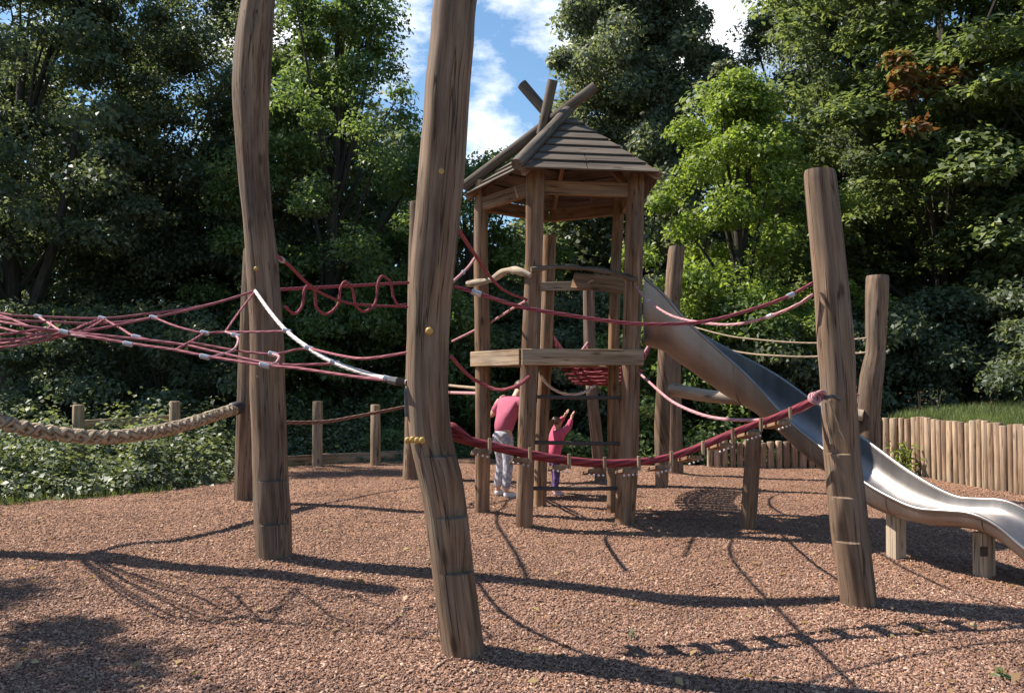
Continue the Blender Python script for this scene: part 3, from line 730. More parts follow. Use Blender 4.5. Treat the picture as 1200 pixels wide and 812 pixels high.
# thick braided rope
def braided():
    ctrl = PP((-82, 452, 7.8), (-40, 476, 7.7), (0, 494, 7.75), (60, 507, 8.1), (130, 512, 8.5), (200, 502, 9.3), (250, 487, 10.1), (278, 478, YB2 - .17))
    root = empty("braided_rope", tuple(ctrl[-1]), "very thick tan braided rope hanging low at the left", "rope")
    n = 420; path = smooth_path(ctrl, n); mb = MB()
    u = Vector((0, 0, 1))
    fr = []; s = 0
    for i, p in enumerate(path):
        t = (path[min(i + 1, n)] - path[max(i - 1, 0)]).normalized(); uu = (u - t * u.dot(t)).normalized(); fr.append((p, uu, t.cross(uu), s))
        s += (path[min(i + 1, n)] - p).length
    for st in range(4):
        pts = []
        for p, uu, ww, s in fr:
            a = s * 25 * (1 if st % 2 else -1) + st // 2 * math.pi + (.8 if st % 2 else 0)
            wob = .008 * math.sin(s * 34 + st * 2.1)
            pts.append(p + uu * (math.cos(a) * .040) + ww * (math.sin(a) * (.040 + wob)))
        mb.tube(pts, .034, 8, off=0.0)
    mb.build("braid", M["tan"], root)
    e = MB(); d = (path[-1] - path[-14]).normalized(); e.tube([path[-1] - d * .13, path[-1] - d * .11, path[-1] + d * .02, path[-1] + d * .05], [.07, .085, .085, .05], 12); e.build("end_sleeve", M["sleeve"], root)
    r = MB(); r.tube(smooth_path(PP((270, 476, YB2 - .2), (276, 473, YB2 - .22), (281, 478, YB2 - .2), (278, 484, YB2 - .2), (271, 483, YB2 - .2)), 14), .02, 8); r.build("shackle", M["steel"], root)
braided()

# climbing net on the left
def net():
    A0 = P(477, 448, YA - .02); B0 = P(299, 341, YB - .13)
    root = empty("climbing_net", tuple(B0), "slack red climbing net with one white edge slung at the upper left", "climbing net")
    def r_(nm, pts, r, mat, n=26):
        mb = MB(); mb.rope(PP(*pts), r, n, 7); return mb.build(nm, M[mat], root)
    Bq, Aq = (299, 341, YB - .13), (477, 448, YA - .03)
    r_("edge_rope", [Bq, (316, 365, 6.75), (336, 388, 6.3), (362, 408, 5.9), (392, 425, 5.5), (440, 441, 5.0), Aq], .0155, "white")
    main = [[(-86, 345, 7.8), (0, 367, 6.9), (45, 371, 6.95), (120, 373, 7.0), (170, 368, 7.05), (240, 358, 7.1), Bq],
            [(-86, 352, 7.8), (0, 373, 6.65), (60, 377, 6.7), (118, 379, 6.8), (180, 372, 6.9), (250, 356, 7.05), Bq],
            [(-86, 360, 7.8), (0, 377, 6.1), (75, 389, 6.0), (150, 402, 5.85), (205, 410, 5.7), (240, 417, 5.6), (310, 428, 5.35), (345, 431, 5.25), (420, 442, 4.95), Aq],
            [(-86, 378, 7.8), (-40, 405, 6.4), (0, 407, 5.9), (55, 398, 6.1), (100, 386, 6.4), (122, 374, 6.9)],
            [(-86, 368, 7.8), (-30, 390, 6.3), (0, 392, 6.0), (50, 386, 6.1), (90, 390, 6.0), (150, 396, 6.0), (210, 403, 5.95), (260, 414, 5.75), (325, 427, 5.5), (392, 426, 5.48)]]
    main += [[(-86, 356, 7.8), (0, 384, 6.3), (60, 393, 6.1), (122, 384, 6.5), (180, 372, 6.9)], [(-86, 374, 7.8), (-20, 402, 6.2), (75, 389, 6.0), (98, 381, 6.5), (120, 373, 7.0)], [(-86, 348, 7.8), (0, 370, 6.75), (22, 378, 6.5), (45, 386, 6.2), (75, 389, 6.0)]]
    for m_ in main: r_("net_rope", m_, .0095, "netrope", 40)
    link = [[(45, 371, 6.95), (62, 382, 6.5), (78, 391, 6.0), (110, 396, 5.95), (150, 402, 5.85)],
            [(120, 373, 7.0), (140, 384, 6.6), (160, 395, 6.1), (200, 403, 6.0)],
            [(180, 372, 6.9), (208, 383, 6.6), (238, 390, 6.5), (264, 389, 6.5), (299, 389, 6.4), (336, 388, 6.3)],
            [(205, 410, 5.7), (222, 401, 6.0), (240, 390, 6.5)],
            [(264, 389, 6.5), (280, 366, 6.9), Bq],
            [(264, 389, 6.5), (276, 393, 6.3), (279, 400, 6.1), (272, 411, 5.85), (250, 418, 5.6)],
            [(222, 401, 6.0), (250, 406, 6.0), (278, 411, 5.95), (320, 415, 5.9), (345, 410, 5.9), (362, 408, 5.9)],
            [(320, 415, 5.85), (327, 418, 5.6), (322, 426, 5.4), (312, 428, 5.35)],
            [(0, 398, 5.95), (30, 396, 6.1), (56, 385, 6.4), (60, 377, 6.7)],
            [(362, 408, 5.9), (400, 417, 5.3), (430, 420, 5.0), (478, 413, 4.9)]]
    for l in link: r_("net_rope", l, .0088, "pink" if random.random() < .35 else "netrope", 16)
    for (px, py, Y) in ((45, 371, 6.93), (120, 373, 6.98), (180, 372, 6.88), (75, 389, 5.98), (150, 403, 5.83), (160, 395, 6.08), (240, 390, 6.48), (240, 418, 5.58), (276, 393, 6.28), (310, 428, 5.33), (320, 415, 5.86), (336, 388, 6.28), (362, 408, 5.88), (392, 425, 5.48), (455, 444, 4.85)):
        mb = MB(); d = Vector((.032, 0, -.008)); c = P(px, py, Y); mb.tube([c - d, c - d * .85, c + d * .85, c + d], [.012, .017, .017, .012], 8); mb.build("connector", M["ferrule"], root)
    mb = MB(); mb.tube([P(455, 445, 4.86), P(466, 447, 4.76), P(477, 448, YA)], [.02, .024, .02], 8); mb.build("shackle", M["steel"], root)
net()

# rope bridge A -> D
def bridge():
    ctrl = [(520, 505, YA + .25), (545, 514, 5.05), (575, 521, 5.08), (620, 531, 5.12), (662, 538, 5.17), (705, 542, 5.23), (745, 541, 5.3), (782, 536, 5.37), (822, 523, 5.44), (870, 503, 5.52), (920, 485, 5.6), (962, 466, YD - .1)]
    c = PP(*ctrl); root = empty("rope_bridge", tuple(c[5]), "sagging red rope bridge with wooden treads crossing in front of the tower", "rope bridge")
    path = smooth_path(c, 140)
    perp = Vector((-.10, 1, 0)).normalized()
    for k in (0, .17):
        mb = MB(); mb.tube([p + perp * k + Vector((0, 0, -.16 * k)) for p in path], .0215 if k == 0 else .019, 10, off=0.0); mb.build("main_rope", M["redthick"], root)
    stops = [(574, 520), (620, 530), (664, 537), (707, 542), (746, 541), (784, 535), (822, 523), (856, 509), (889, 497), (922, 484)]
    for (px, py) in stops:
        i = min(range(len(path)), key=lambda q: abs(600 + 1000 * path[q].x / path[q].y - px))
        p = path[i]; d = (path[min(i + 2, 140)] - path[max(i - 2, 0)]).normalized()
        # step plank under the ropes, pale peg clamping the rope
        mb = MB(); q0 = p - perp * .05 - d * .06 + Vector((0, 0, -.045)); mb.beam(q0, q0 + perp * .25 + Vector((0, 0, -.04)), .085, .026); t = mb.build("tread", M["tower"], root)
        mb = MB(); mb.beam(p - perp * .034 + Vector((0, 0, -.05)), p - perp * .034 + Vector((0, 0, .038)), .022, .018, (0, 1, 0)); mb.build("peg", M["board"], t)
        for j in range(4):
            mb = MB(); mb.sphere(q0 - perp * .004 + d * (-.045 + .030 * j) + Vector((0, 0, -.026)), .0075, 8, 6); mb.build("rope_end", M["white"], t)
    mb = MB()
    for j in range(3):
        mb.tube(smooth_path([path[0] + Vector((.02, -.03 * j, .03)), path[4] + Vector((0, -.03 + .03 * j, .05 - .03 * j)), path[9]], 10), .022, 8, off=0.0)
    mb.build("lashing", M["redthick"], root)
    # knot at the right post
    mb = MB(); kc = P(958, 467, YD - .16)
    for j in range(4):
        pts = [kc + Vector((.034 * math.cos(a) + .012 * j - .02, .024 * math.sin(a + j), .030 * math.sin(a) + .006 * j)) for a in [2 * math.pi * q / 14 for q in range(15)]]
        mb.tube(pts, .0115, 7, off=0.0)
    mb.build("knot", M["pink"], root)
    mb = MB(); mb.tube(smooth_path([kc + Vector((.04, -.02, 0)), P(975, 464, YD - .18), P(984, 468, YD - .15)], 8), .012, 8); mb.build("shackle", M["steel"], root)
    for (a, b) in (((968, 472), (974, 520)), ((973, 470), (990, 520))):
        mb = MB(); mb.tube(smooth_path([P(*a, YD - .17), P((a[0] + b[0]) / 2 - 1, (a[1] + b[1]) / 2, YD - .155), P(*b, YD - .148)], 8), .0075, 7, off=0.0); mb.build("tail", M["tan"], root)
bridge()

# red net bridge behind the tower
def tunnel():
    root = empty("net_bridge", (1.2, 11.6, 1.5), "red U shaped net bridge hanging behind the tower", "net bridge")
    a0, a1 = Vector((.95, 10.5, 0)), Vector((1.55, 12.4, 0)); ax = (a1 - a0); lat = Vector((ax.y, -ax.x, 0)).normalized()
    def sec(t, th):
        c = a0 + ax * t; zb = 1.70 - .22 * math.sin(math.pi * t); zt = 2.12 - .22 * math.sin(math.pi * t)
        return c + lat * (.46 * math.sin(th)) + Vector((0, 0, zb + (zt - zb) * (1 - math.cos(th)) / 1.0 * .95))
    for i in range(12):
        t = i / 11; mb = MB(); mb.tube([sec(t, -math.pi * .5 + math.pi * j / 16) for j in range(17)], .014, 7, off=0.0); mb.build("hoop_rope", M["red"], root)
    for th in (-1.57, -.9, .9, 1.57):
        mb = MB(); mb.tube([sec(i / 20, th) for i in range(21)], .016, 7, off=0.0); mb.build("side_rope", M["pink"], root)
    for i in range(11):
        c = a0 + ax * ((i + .5) / 11); z = 1.70 - .22 * math.sin(math.pi * (i + .5) / 11) + .01
        mb = MB(); mb.beam(c - lat * .36 + Vector((0, 0, z)), c + lat * .36 + Vector((0, 0, z)), .13, .03); mb.build("tread", M["redthick"], root)
tunnel()

# pale balance log
mb = MB(); q = smooth_path(PP((781, 455, YF2), (830, 464, 12.2), (900, 470, 11.8), (950, 476, 11.5), (1012, 487, YE - .08)), 20)
mb.tube(q, [.095 - .018 * i / 20 for i in range(21)], 14, lump=.1)
o = mb.build("balance_log", M["pale"], None, tuple(q[0])); tag(o, "pale horizontal log behind the slide reaching the crooked post", "log")

# ------------------------------------------------------------------ palisade and low rope fence
def palisade():
    pts = FENCE; L = [0]
    for a, b in zip(pts, pts[1:]): L.append(L[-1] + (b - a).length)
    root = empty("palisade_fence", tuple(pts[4]), "palisade fence of upright half-height round logs at the right edge", "fence")
    s = 0; i = 0
    while s < L[-1]:
        k = max(j for j in range(len(L)) if L[j] <= s); k = min(k, len(L) - 2)
        p = pts[k].lerp(pts[k + 1], (s - L[k]) / (L[k + 1] - L[k]))
        px = 600 + 1000 * p.x / p.y
        h = .46 if px < 1012 else .93
        h += random.uniform(-.035, .03); r = random.uniform(.050, .067); tl = Vector((random.uniform(-.012, .012), random.uniform(-.012, .012), 0))
        mb = MB(); zs = [-.12, .1, .4, h - .012, h]
        mb.tube([p + Vector((tl.x * z, tl.y * z, z)) for z in zs], [r, r, r * .99, r * .98, r * .86], 14, lump=.06)
        mb.build("log", M["palisade"], root)
        s += r * 2 + random.uniform(.006, .024); i += 1
palisade()
LF = empty("low_fence", tuple(G(372, 545)), "low timber fence of stub posts with log edging behind the left post", "fence")
for (px, y0, y1) in ((372, 470, 546), (440, 474, 545), (205, 470, 556), (92, 474, 560)):
    b = G(px, y1); t = P(px, y0, b.y); mb = MB(); mb.tube([b - Vector((0, 0, .1)), b.lerp(t, .5), t - Vector((0, 0, .015)), t], [.095, .092, .088, .075], 14, lump=.08); mb.build("post", M["board"], LF)
for (a, b, y) in ((335, 372, 543), (374, 438, 540), (442, 500, 537)):
    p, q = G(a, y + 3), G(b, y + 1); mb = MB(); mb.beam(p + Vector((0, 0, .09)), q + Vector((0, 0, .09)), .12, .18); mb.build("edging", M["board"], LF)
mb = MB(); mb.beam(P(92, 497, 13.8), P(205, 490, 14.2), .05, .12); mb.build("bar", M["board"], LF)

# ------------------------------------------------------------------ people
def skin_obj(name, chains, mat, parent=None, origin=(0, 0, 0), sub=2):
    """chains: list of [(point, radius), ...]; chains sharing a first point are joined to it"""
    bm = bmesh.new(); lay = bm.verts.layers.skin.verify(); made = {}
    first = True
    for ch in chains:
        prev = None
        for k, (p, r) in enumerate(ch):
            key = tuple(round(c, 4) for c in p)
            if key in made: v = made[key]
            else:
                v = bm.verts.new((p[0] - origin[0], p[1] - origin[1], p[2] - origin[2])); made[key] = v
                rr = r if hasattr(r, "__len__") else (r, r)
                v[lay].radius = rr
                if prev is None: v[lay].use_root = True
            if prev is not None and prev is not v: bm.edges.new((prev, v))
            prev = v
    me = bpy.data.meshes.new(name); bm.to_mesh(me); bm.free()
    o = bpy.data.objects.new(name, me); COL.objects.link(o)
    md = o.modifiers.new("skin", "SKIN"); md.use_smooth_shade = True
    sb = o.modifiers.new("subd", "SUBSURF"); sb.levels = sub; sb.render_levels = sub
    dg = bpy.context.evaluated_depsgraph_get(); dg.update()
    m2 = bpy.data.meshes.new_from_object(o.evaluated_get(dg)); m2.name = name
    o.modifiers.clear(); o.data = m2; m2.materials.clear(); m2.materials.append(mat)
    if parent is not None: o.parent = parent
    else: o.location = origin
    return o
def cloth_mat(name, c, pattern=None):
    m, nt, out = new_mat(name); tc = nt.nodes.new("ShaderNodeTexCoord")
    n = noise_n(nt, tc.outputs["Object"], 9, 3)
    if pattern:
        n2 = noise_n(nt, tc.outputs["Object"], 22, 2); col = ramp(nt, n2, [(.47, c), (.52, pattern)])
    else: col = ramp(nt, n, [(.3, tuple(x * .8 for x in c)), (.7, c)])
    b = N(nt, "ShaderNodeBsdfPrincipled", Roughness=.85); nt.links.new(col, b.inputs["Base Color"])
    nt.links.new(bump(nt, n, .5, .012), b.inputs["Normal"]); nt.links.new(b.outputs[0], out.inputs[0]); return m
M["skin"] = plain_mat("skin", (.52, .30, .21), .55, var=.08); M["hair1"] = plain_mat("brown_hair", (.055, .032, .02), .5, var=.4, scale=80)
M["hair2"] = plain_mat("light_brown_hair", (.16, .09, .05), .5, var=.4, scale=80)
M["pinktop"] = cloth_mat("pink_top", (.46, .10, .17)); M["pinkhood"] = cloth_mat("bright_pink_jacket", (.58, .085, .16))
M["trous"] = cloth_mat("patterned_trousers", (.47, .45, .47), (.27, .26, .30)); M["legg"] = cloth_mat("purple_leggings", (.16, .07, .22), (.05, .04, .09))
M["shoe"] = cloth_mat("white_shoe", (.68, .66, .66)); M["shoe2"] = cloth_mat("pale_pink_shoe", (.6, .42, .46)); M["eye"] = plain_mat("eye", (.03, .025, .02), .2)

def person(name, label, base, H, face, pose, mats, ponytail):
    """pose: joint offsets in metres for a body of height 1; face: horizontal heading of the body"""
    f = Vector(face).normalized(); rt = Vector((f.y, -f.x, 0)); up = Vector((0, 0, 1))
    def J(fw, r, z): return Vector(base) + (f * fw + rt * r + up * z) * H
    p = {k: J(*v) for k, v in pose.items()}
    s = H
    hd = p["head"]; nk = p["neck"]
    hdir = (hd - nk).normalized()
    ffx = (f - hdir * f.dot(hdir)).normalized()
    chains = [[(p["pelvis"], (.062 * s, .05 * s)), (p["waist"], (.055 * s, .042 * s)), (p["chest"], (.064 * s, .045 * s)), (nk, .034 * s), (hd - hdir * .045 * s, .045 * s), (hd, .058 * s), (hd + hdir * .04 * s, .048 * s)]]
    for sd_ in ("l", "r"):
        chains.append([(p["pelvis"], 0), (p["hip" + sd_], .056 * s), (p["knee" + sd_], .036 * s), (p["ankle" + sd_], .022 * s), (p["toe" + sd_], .022 * s)])
        chains.append([(p["chest"], 0), (p["sh" + sd_], .036 * s), (p["el" + sd_], .025 * s), (p["wr" + sd_], .017 * s), (p["hand" + sd_], .022 * s)])
        h = p["hand" + sd_]; d = (h - p["wr" + sd_]).normalized(); side = d.cross(f).normalized() if abs(d.dot(f)) < .95 else rt
        for q, ln in ((-1.5, .036), (-.5, .043), (.5, .041), (1.5, .034)):
            b0 = h + side * q * .0095 * s
            k1 = b0 + d * ln * .6 * s + f * .004 * s
            chains.append([(b0 + d * .004 * s, .0062 * s), (k1, .0058 * s), (k1 + d * ln * .5 * s + f * .012 * s, .0048 * s)])
        chains.append([(h - side * .012 * s - d * .012 * s, .0068 * s), (h - side * .032 * s + d * .010 * s, .006 * s), (h - side * .036 * s + d * .028 * s + f * .006 * s, .005 * s)])
    # nose and ears grow out of the head
    chains.append([(hd + ffx * .045 * s - hdir * .012 * s, .012 * s), (hd + ffx * .062 * s - hdir * .018 * s, .008 * s)])
    er = hdir.cross(ffx)
    for e in (-1, 1): chains.append([(hd + er * e * .046 * s - hdir * .01 * s, .012 * s), (hd + er * e * .058 * s - ffx * .006 * s, .011 * s)])
    o = skin_obj(name, chains, M["skin"], None, tuple(base)); tag(o, label, "person")
    org = tuple(base)
    def child(nm, ch, mt, sub=2): return skin_obj(nm, ch, M[mt], o, org, sub)
    hem = p["pelvis"].lerp(p["waist"], .1) - up * .03 * s
    top = [[(hem, (.100 * s, .088 * s)), (p["waist"], (.092 * s, .078 * s)), (p["chest"], (.108 * s, .090 * s)), (p["chest"].lerp(nk, .55), .075 * s), (p["chest"].lerp(nk, .85), .046 * s)]]
    for sd_ in ("l", "r"):
        e = p["el" + sd_] if not mats.get("long") else p["wr" + sd_]
        m_ = [(p["chest"], 0), (p["sh" + sd_], .054 * s)]
        if mats.get("long"): m_ += [(p["el" + sd_], .042 * s), (p["wr" + sd_].lerp(p["el" + sd_], .1), .034 * s)]
        else: m_ += [(p["sh" + sd_].lerp(p["el" + sd_], .75), .038 * s)]
        top.append(m_)
    child("top", top, mats["top"])
    tr = []
    pel = p["pelvis"] + up * .01 * s
    tr.append([(pel + up * .03 * s, (.078 * s, .066 * s)), (pel, (.084 * s, .07 * s))])
    for sd_ in ("l", "r"): tr.append([(pel, 0), (p["hip" + sd_] - up * .02 * s, .062 * s), (p["knee" + sd_], .046 * s), (p["ankle" + sd_] + up * .02 * s, .036 * s)])
    child("trousers", tr, mats["trousers"])
    for sd_ in ("l", "r"):
        a, t = p["ankle" + sd_], p["toe" + sd_]; hl = a - (t - a).normalized() * .02 * s; g = up * (-.012 * s)
        child("shoe", [[(hl + g, .027 * s), (a.lerp(t, .5) + g * .9, .030 * s), (t + g * .3, .025 * s), (t + (t - a) * .25 + g * .2, .018 * s)]], mats["shoe"])
    hb = hd - ffx * .012 * s + hdir * .018 * s
    hair = [[(hb - hdir * .06 * s - ffx * .03 * s, .050 * s), (hb - hdir * .02 * s - ffx * .014 * s, .066 * s), (hb + hdir * .012 * s, .068 * s), (hb + hdir * .042 * s + ffx * .008 * s, .050 * s)]]
    child("hair", hair, mats["hair"])
    if ponytail:
        q = hd - ffx * .06 * s + hdir * .02 * s
        child("ponytail", [[(q, .022 * s), (q - ffx * .035 * s - up * .02 * s, .030 * s), (q - ffx * .045 * s - up * .075 * s, .024 * s), (q - ffx * .04 * s - up * .12 * s, .010 * s)]], mats["hair"])
    for e in (-1, 1):
        mb = MB(); mb.sphere(hd + ffx * .049 * s + er * e * .020 * s + hdir * .001 * s, .007 * s, 8, 6); mb.build("eye", M["eye"], o)
    mb = MB(); mb.sphere(hd + ffx * .048 * s - hdir * .036 * s, .012 * s, 8, 6, (1.2, 1, .35)); mb.build("mouth", plain_mat("lips", (.42, .14, .12), .5), o)
    return o
pose1 = dict(pelvis=(-.02, 0, .53), waist=(.0, 0, .63), chest=(.06, 0, .745), neck=(.125, 0, .83), head=(.195, 0, .90),
             hipl=(-.02, -.055, .50), hipr=(-.02, .055, .50), kneel=(.03, -.065, .285), kneer=(-.02, .075, .285), anklel=(-.02, -.07, .045), ankler=(-.06, .09, .045), toel=(.065, -.08, .022), toer=(.03, .105, .022),
             shl=(.065, -.115, .79), shr=(.065, .115, .79), ell=(.0, -.18, .66), elr=(.00, .18, .68), wrl=(.04, -.15, .78), wrr=(.05, .23, .80), handl=(.07, -.14, .815), handr=(.065, .235, .845))
pose1["elr"] = (.14, .17, .68); pose1["wrr"] = (.26, .13, .77); pose1["handr"] = (.30, .125, .80)
b1 = G(591, 582); b1.z = .0
person("person", "person in a pink top and pale patterned trousers standing behind the tower", b1, 1.58, (.75, .66, 0), pose1, dict(top="pinktop", trousers="trous", shoe="shoe", hair="hair1"), False)
pose2 = dict(pelvis=(-.02, 0, .47), waist=(.0, 0, .58), chest=(.02, 0, .71), neck=(.03, 0, .81), head=(.035, 0, .90),
             hipl=(-.02, -.055, .44), hipr=(-.02, .055, .44), kneel=(.03, -.075, .25), kneer=(-.02, .075, .25), anklel=(.02, -.085, .045), ankler=(-.05, .09, .045), toel=(.11, -.09, .022), toer=(.04, .1, .022),
             shl=(.03, -.115, .765), shr=(.03, .115, .765), ell=(.10, -.13, .87), elr=(.12, .13, .84), wrl=(.16, -.06, .97), wrr=(.19, .07, .95), handl=(.175, -.05, 1.01), handr=(.205, .06, .99))
b2 = G(651, 580)
person("person", "small child in a bright pink jacket reaching up beside the tower post", b2, 1.09, (.92, .38, 0), pose2, dict(top="pinkhood", trousers="legg", shoe="shoe2", hair="hair2", long=True), True)

# ------------------------------------------------------------------ vegetation
L_DARK = leaf_mat("dark_leaf", (.050, .068, .044), (.098, .126, .076), (.165, .195, .12), .40)
L_MID = leaf_mat("mid_leaf", (.055, .088, .034), (.11, .165, .060), (.18, .235, .095), .46)
L_GREY = leaf_mat("grey_green_leaf", (.085, .108, .072), (.145, .172, .115), (.21, .235, .16), .40)
L_LIME = leaf_mat("light_green_leaf", (.085, .128, .028), (.16, .218, .048), (.235, .30, .08), .48)
L_RUST = leaf_mat("rust_leaf", (.10, .045, .024), (.185, .08, .042), (.25, .15, .07), .3)
L_DOCK = leaf_mat("dock_leaf", (.05, .028, .016), (.10, .055, .03), (.16, .10, .05), .2)
L_BRAM = leaf_mat("bramble_leaf", (.055, .076, .040), (.122, .152, .080), (.235, .265, .16), .32)
L_MAPLE = leaf_mat("maple_leaf", (.060, .085, .040), (.12, .158, .070), (.20, .235, .11), .44)

def X(px, Y): return (px - 600) / 1000 * Y
t1 = (X(15, 20), 20)
tree("broadleaf_tree", "dark tree at the far left with a forked trunk", *t1, 12.5, 2.2, 4.0, [L_DARK], 170, 330, .15, seed=21, trunk_r=.24,
     fork=[([(t1[0], 19.9, 1.5), (t1[0] - .3, 19.7, 3.8), (t1[0] - .8, 19.1, 7.5)], .2), ([(t1[0], 19.9, 1.8), (t1[0] + 1.1, 19.6, 4.6), (t1[0] + 2.0, 19.1, 8)], .17)])
tree("broadleaf_tree", "dark dense tree left of the bent post with few sunlit leaves", X(165, 23.5), 23.5, 13.5, 1.2, 4.6, [L_DARK], 240, 340, .14, seed=22)
tree("broadleaf_tree", "tall airy tree between the two tallest posts", X(388, 21), 21, 12.9, 2.0, 3.2, [L_MID], 150, 300, .13, kind="tall", seed=23, clump=.6)
tree("broadleaf_tree", "dark tree straight behind the bent left post", X(285, 23), 23, 12.8, 1.8, 2.7, [L_DARK], 120, 320, .13, seed=33)
tree("broadleaf_tree", "small green tree filling the gap behind the tower's left post", X(545, 21), 21, 7.4, .5, 2.6, [L_MID], 120, 280, .13, seed=24)
tree("conifer_tree", "grey green cone shaped tree rising behind the tower roof", X(750, 26), 26, 16.4, .3, 5.6, [L_GREY], 430, 520, .16, kind="cone", seed=25, clump=.62, up=.4, flat=.8)
tree("broadleaf_tree", "fresh light green tree right of the tower", X(872, 18), 18, 8.0, .4, 2.3, [L_LIME], 135, 330, .12, kind="tall", seed=26, clump=.5)
tree("broadleaf_tree", "grey green tree top behind the light green tree", X(955, 26), 26, 15.5, 1, 3.2, [L_GREY], 190, 340, .13, kind="tall", seed=27)
rusty = PP((1050, 66, 17.6), (1058, 84, 17.4), (1062, 104, 17.4), (1082, 92, 17.8), (1108, 102, 17.5), (1114, 86, 17.6), (1130, 76, 17.8), (1072, 148, 17.2))
tree("maple_tree", "large leafy maple with rust coloured sprays at the right", X(1110, 20), 20, 16, 1.8, 4.3, [L_MAPLE, L_RUST], 270, 300, .20, seed=28, rust=rusty, up=1.3, flat=.38, clump=.75)
tree("broadleaf_tree", "dark tree at the far right edge behind the palisade", X(1290, 18), 18, 13, 1.5, 3.6, [L_MAPLE], 180, 300, .19, seed=29, up=1.3, flat=.38, clump=.75)
tree("broadleaf_tree", "dark green tree behind the stout right post", X(1010, 23), 23, 12.5, .6, 3.0, [L_DARK], 150, 320, .14, seed=30)
tree("broadleaf_tree", "tree outside the left edge whose crown shades the front left corner", -11.1, 5.9, 10.2, 3.2, 3.0, [L_DARK], 84, 230, .15, seed=31, clump=.5)
# shrubs under the trees
shr = [(60, 18, 3.0, 2.2, L_DARK, "dark shrub under the forked tree"), (190, 18, 3.0, 2.2, L_DARK, "dark shrub below the dense left tree"), (320, 20, 2.8, 1.9, L_MID, "dark shrub behind the low timber fence"),
       (420, 19.8, 3.4, 2.0, L_MID, "green shrub between the two tallest posts"), (520, 20, 3.2, 2.0, L_MID, "bright leafed shrub behind the tallest post"), (620, 21, 3.6, 2.1, L_GREY, "grey green shrub seen between the tower posts"),
       (720, 20, 3.6, 2.0, L_GREY, "grey green shrub behind the leaning post beside the tower"), (800, 17.5, 3.4, 1.7, L_MID, "leafy shrub behind the top of the slide"), (890, 17, 2.6, 1.5, L_DARK, "shady shrub behind the pale balance log"),
       (990, 17.5, 3.0, 1.9, L_DARK, "shady shrub behind the crooked post"), (1100, 17.5, 3.2, 2.0, L_DARK, "shady shrub below the maple"), (1220, 16, 3.2, 2.2, L_DARK, "shady shrub at the right edge above the palisade")]
for i, (px, Y, h, r, m_, lb) in enumerate(shr):
    tree("shrub", lb, X(px, Y), Y, h, .1, r, [m_], 60, 260, .13, seed=50 + i, clump=.5, trunk_r=.05, cat="shrub", group="shrubs along the edge of the wood")
# wood beyond: one mass
def mass(name, label, regions, leaf, mat, kind="stuff", cat="undergrowth", up=.7):
    pos = []; nr = []
    for (x0, x1, y0, y1, zf, n) in regions:
        p = np.stack([x0 + (x1 - x0) * RNG.random(n), y0 + (y1 - y0) * RNG.random(n), RNG.random(n)], 1)
        p[:, 2] = [zf(a, b, c) for a, b, c in p]
        pos.append(p); q = np.zeros((n, 3)); q[:, 2] = up; q[:, 1] = -.3; nr.append(q)
    o = leaf_mesh(name, np.concatenate(pos), np.concatenate(nr), leaf, [mat], None, (0, 0, 0)); tag(o, label, cat, kind=kind); return o
mass("woodland", "dark mass of woodland behind the nearer trees", [(-26, 28, 23, 31, lambda a, b, c: c ** .9 * ((9.5 if a < -3 else 5.6 if a < 8 else 8.5) + 1.4 * math.sin(a * .8) + 1.1 * math.sin(a * 2.1 + b)), 330000)], .25, L_DARK, cat="woodland")
def bramble(name, label, x0, x1, y1, ncl, per, leaf, mat):
    pos = []; nr = []
    k = 0
    while k < ncl:
        a = random.uniform(x0, x1); fe = far_edge(a); b = fe + .1 + random.random() ** 1.3 * (y1 - fe)
        if b > y1: continue
        k += 1
        back = min(1, (b - fe) / 1.6); h = (.2 + 1.05 * back) * random.uniform(.4, 1.25); w_ = random.uniform(.22, .5)
        m = int(per * random.uniform(.5, 1.4)); u = RNG.normal(size=(m, 3)); u /= np.linalg.norm(u, axis=1, keepdims=True); u[:, 2] = abs(u[:, 2])
        rad = (.55 + .45 * RNG.random((m, 1)))
        p = u * rad * np.array((w_, w_, h)) + np.array((a, b, -.05))
        pos.append(p); q = u.copy(); q[:, 2] += .8; nr.append(q)
    o = leaf_mesh(name, np.concatenate(pos), np.concatenate(nr), leaf, [mat], None, (0, 0, 0), aspect=.7); tag(o, label, "undergrowth", kind="stuff")
bramble("undergrowth", "sunlit bramble and nettle undergrowth along the left edge of the bark", -11.5, -1.4, 19.5, 480, 170, .085, L_BRAM)
mass("undergrowth", "low shady undergrowth at the back edge of the bark", [(-3, 6.5, 15.4, 19, lambda a, b, c: c * (.35 + .25 * math.sin(a * 2)) if b > far_edge(a) + .1 else -.3, 30000)], .09, L_MID)

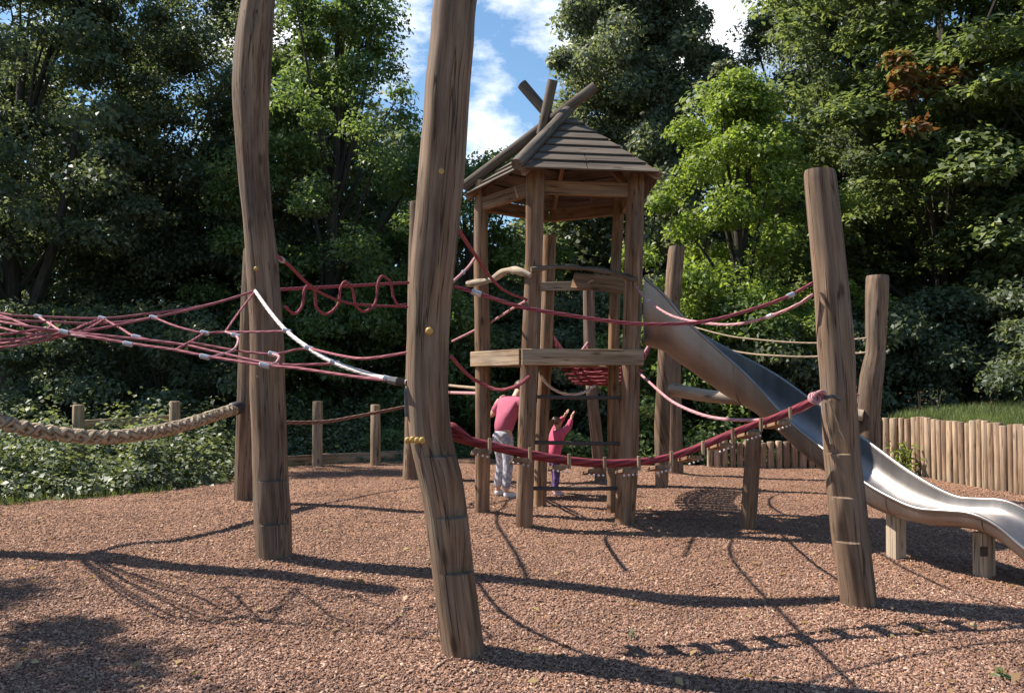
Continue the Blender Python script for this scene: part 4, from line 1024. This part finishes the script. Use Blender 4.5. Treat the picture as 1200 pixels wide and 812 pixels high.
# grassy bank held by the palisade
bank = MB(); nbx, nby = 30, 24
fx = [p.x for p in FENCE]; fy = [p.y for p in FENCE]
for i in range(nbx + 1):
    for j in range(nby + 1):
        t = i / nbx; L = t * (len(FENCE) - 4) + 3; k = min(int(L), len(FENCE) - 2); p = FENCE[k].lerp(FENCE[k + 1], L - k)
        d = Vector((.93, .37, 0)); u = j / nby * 9
        q = p + d * (u + .09); bank.v.append((q.x, q.y, .80 + .14 * math.sqrt(u) + .05 * noise.noise(q))); bank.g.append((0, 0, 0))
for i in range(nbx):
    for j in range(nby):
        a = i * (nby + 1) + j; bank.f.append((a, a + 1, a + nby + 2, a + nby + 1)); bank.m.append(0)
o = bank.build("grass_bank", M["soil"]); tag(o, "grassy bank held back by the palisade", "bank", kind="structure")
def grass(name, label, n, fn, h, mat):
    v = np.empty((n, 3, 3), dtype=np.float32)
    for i in range(n):
        b, hh = fn(); a = random.random() * 6.28; l = Vector((math.cos(a), math.sin(a), 0)); hh *= h * random.uniform(.5, 1.3); w_ = .006
        v[i, 0] = b - l * w_; v[i, 1] = b + l * w_; v[i, 2] = b + Vector((random.gauss(0, .35) * hh, random.gauss(0, .35) * hh, hh))
    me = bpy.data.meshes.new(name); me.vertices.add(n * 3); me.vertices.foreach_set("co", v.ravel()); me.loops.add(n * 3)
    me.loops.foreach_set("vertex_index", np.arange(n * 3, dtype=np.int32)); me.polygons.add(n); me.polygons.foreach_set("loop_start", np.arange(0, n * 3, 3, dtype=np.int32))
    me.materials.append(mat); me.update(calc_edges=True); o = bpy.data.objects.new(name, me); COL.objects.link(o); tag(o, label, "grass", kind="stuff"); return o
L_GRASS = leaf_mat("grass_blade", (.06, .085, .028), (.115, .155, .05), (.21, .24, .09), .3)
def on_bank():
    t = random.random(); L = t * (len(FENCE) - 4) + 3; k = min(int(L), len(FENCE) - 2); p = FENCE[k].lerp(FENCE[k + 1], L - k)
    u = random.random() ** 1.4 * 6; q = p + Vector((.93, .37, 0)) * (u + .12); return Vector((q.x, q.y, .79 + .14 * math.sqrt(u))), 1
grass("grass", "bright grass growing on the bank behind the palisade", 34000, on_bank, .17, L_GRASS)
def left_edge():
    x = random.uniform(-8, -3.6); y = far_edge(x) + random.gauss(.1, .22); return Vector((x, y, -.02)), 1
grass("grass", "ragged grass fringe where the bark meets the undergrowth", 5000, left_edge, .11, L_GRASS)

# small weeds
def weed(name, label, p, h, n, leaf, mat, stalk=None, seed=0):
    root = empty(name, tuple(p), label, "weed", "weeds about the bark and the palisade"); rs = np.random.default_rng(seed)
    mb = MB()
    for k in range(max(1, n // 14)):
        a = rs.random() * 6.28; q = Vector((math.cos(a), math.sin(a), 0)) * h * .3 * rs.random()
        mb.tube(smooth_path([p, p + q * .5 + Vector((0, 0, h * .5)), p + q + Vector((0, 0, h * (.7 + .3 * rs.random())))], 6), .006, 5)
    mb.build("stem", stalk or M["bark"], root)
    pos = np.array(p) + rs.normal(size=(n, 3)) * np.array((h * .2, h * .2, 0)); pos[:, 2] = p.z + h * rs.random(n)
    nr = np.zeros((n, 3)); nr[:, 2] = .8
    leaf_mesh("leaves", pos, nr, leaf, [mat], root, tuple(p))
q = G(1062, 556); weed("weed", "yellow green weed at the foot of the palisade", q, .5, 150, .09, L_LIME, seed=1)
for px, py, Y, lb, s in ((1078, 478, 14.6, "brown dock stalk left of the pair above the palisade", 3), (1098, 474, 14.7, "taller yellowing dock stalk above the palisade", 4), (1162, 472, 13.6, "reddish dock stalk above the right end of the palisade", 5)):
    p_ = P(px, 486, Y); p_.z = .85; weed("dock_plant", lb, p_, .55, 60, .04, L_DOCK if s != 4 else L_BRAM, seed=s)
q = G(1172, 797); weed("weed", "tiny green weed sprouting from the bark at the front right", q, .05, 26, .045, L_GRASS, seed=8)
q = G(742, 746); weed("weed", "tiny pale weed in the bark before the tower", q, .03, 14, .04, L_BRAM, seed=9)

litter()
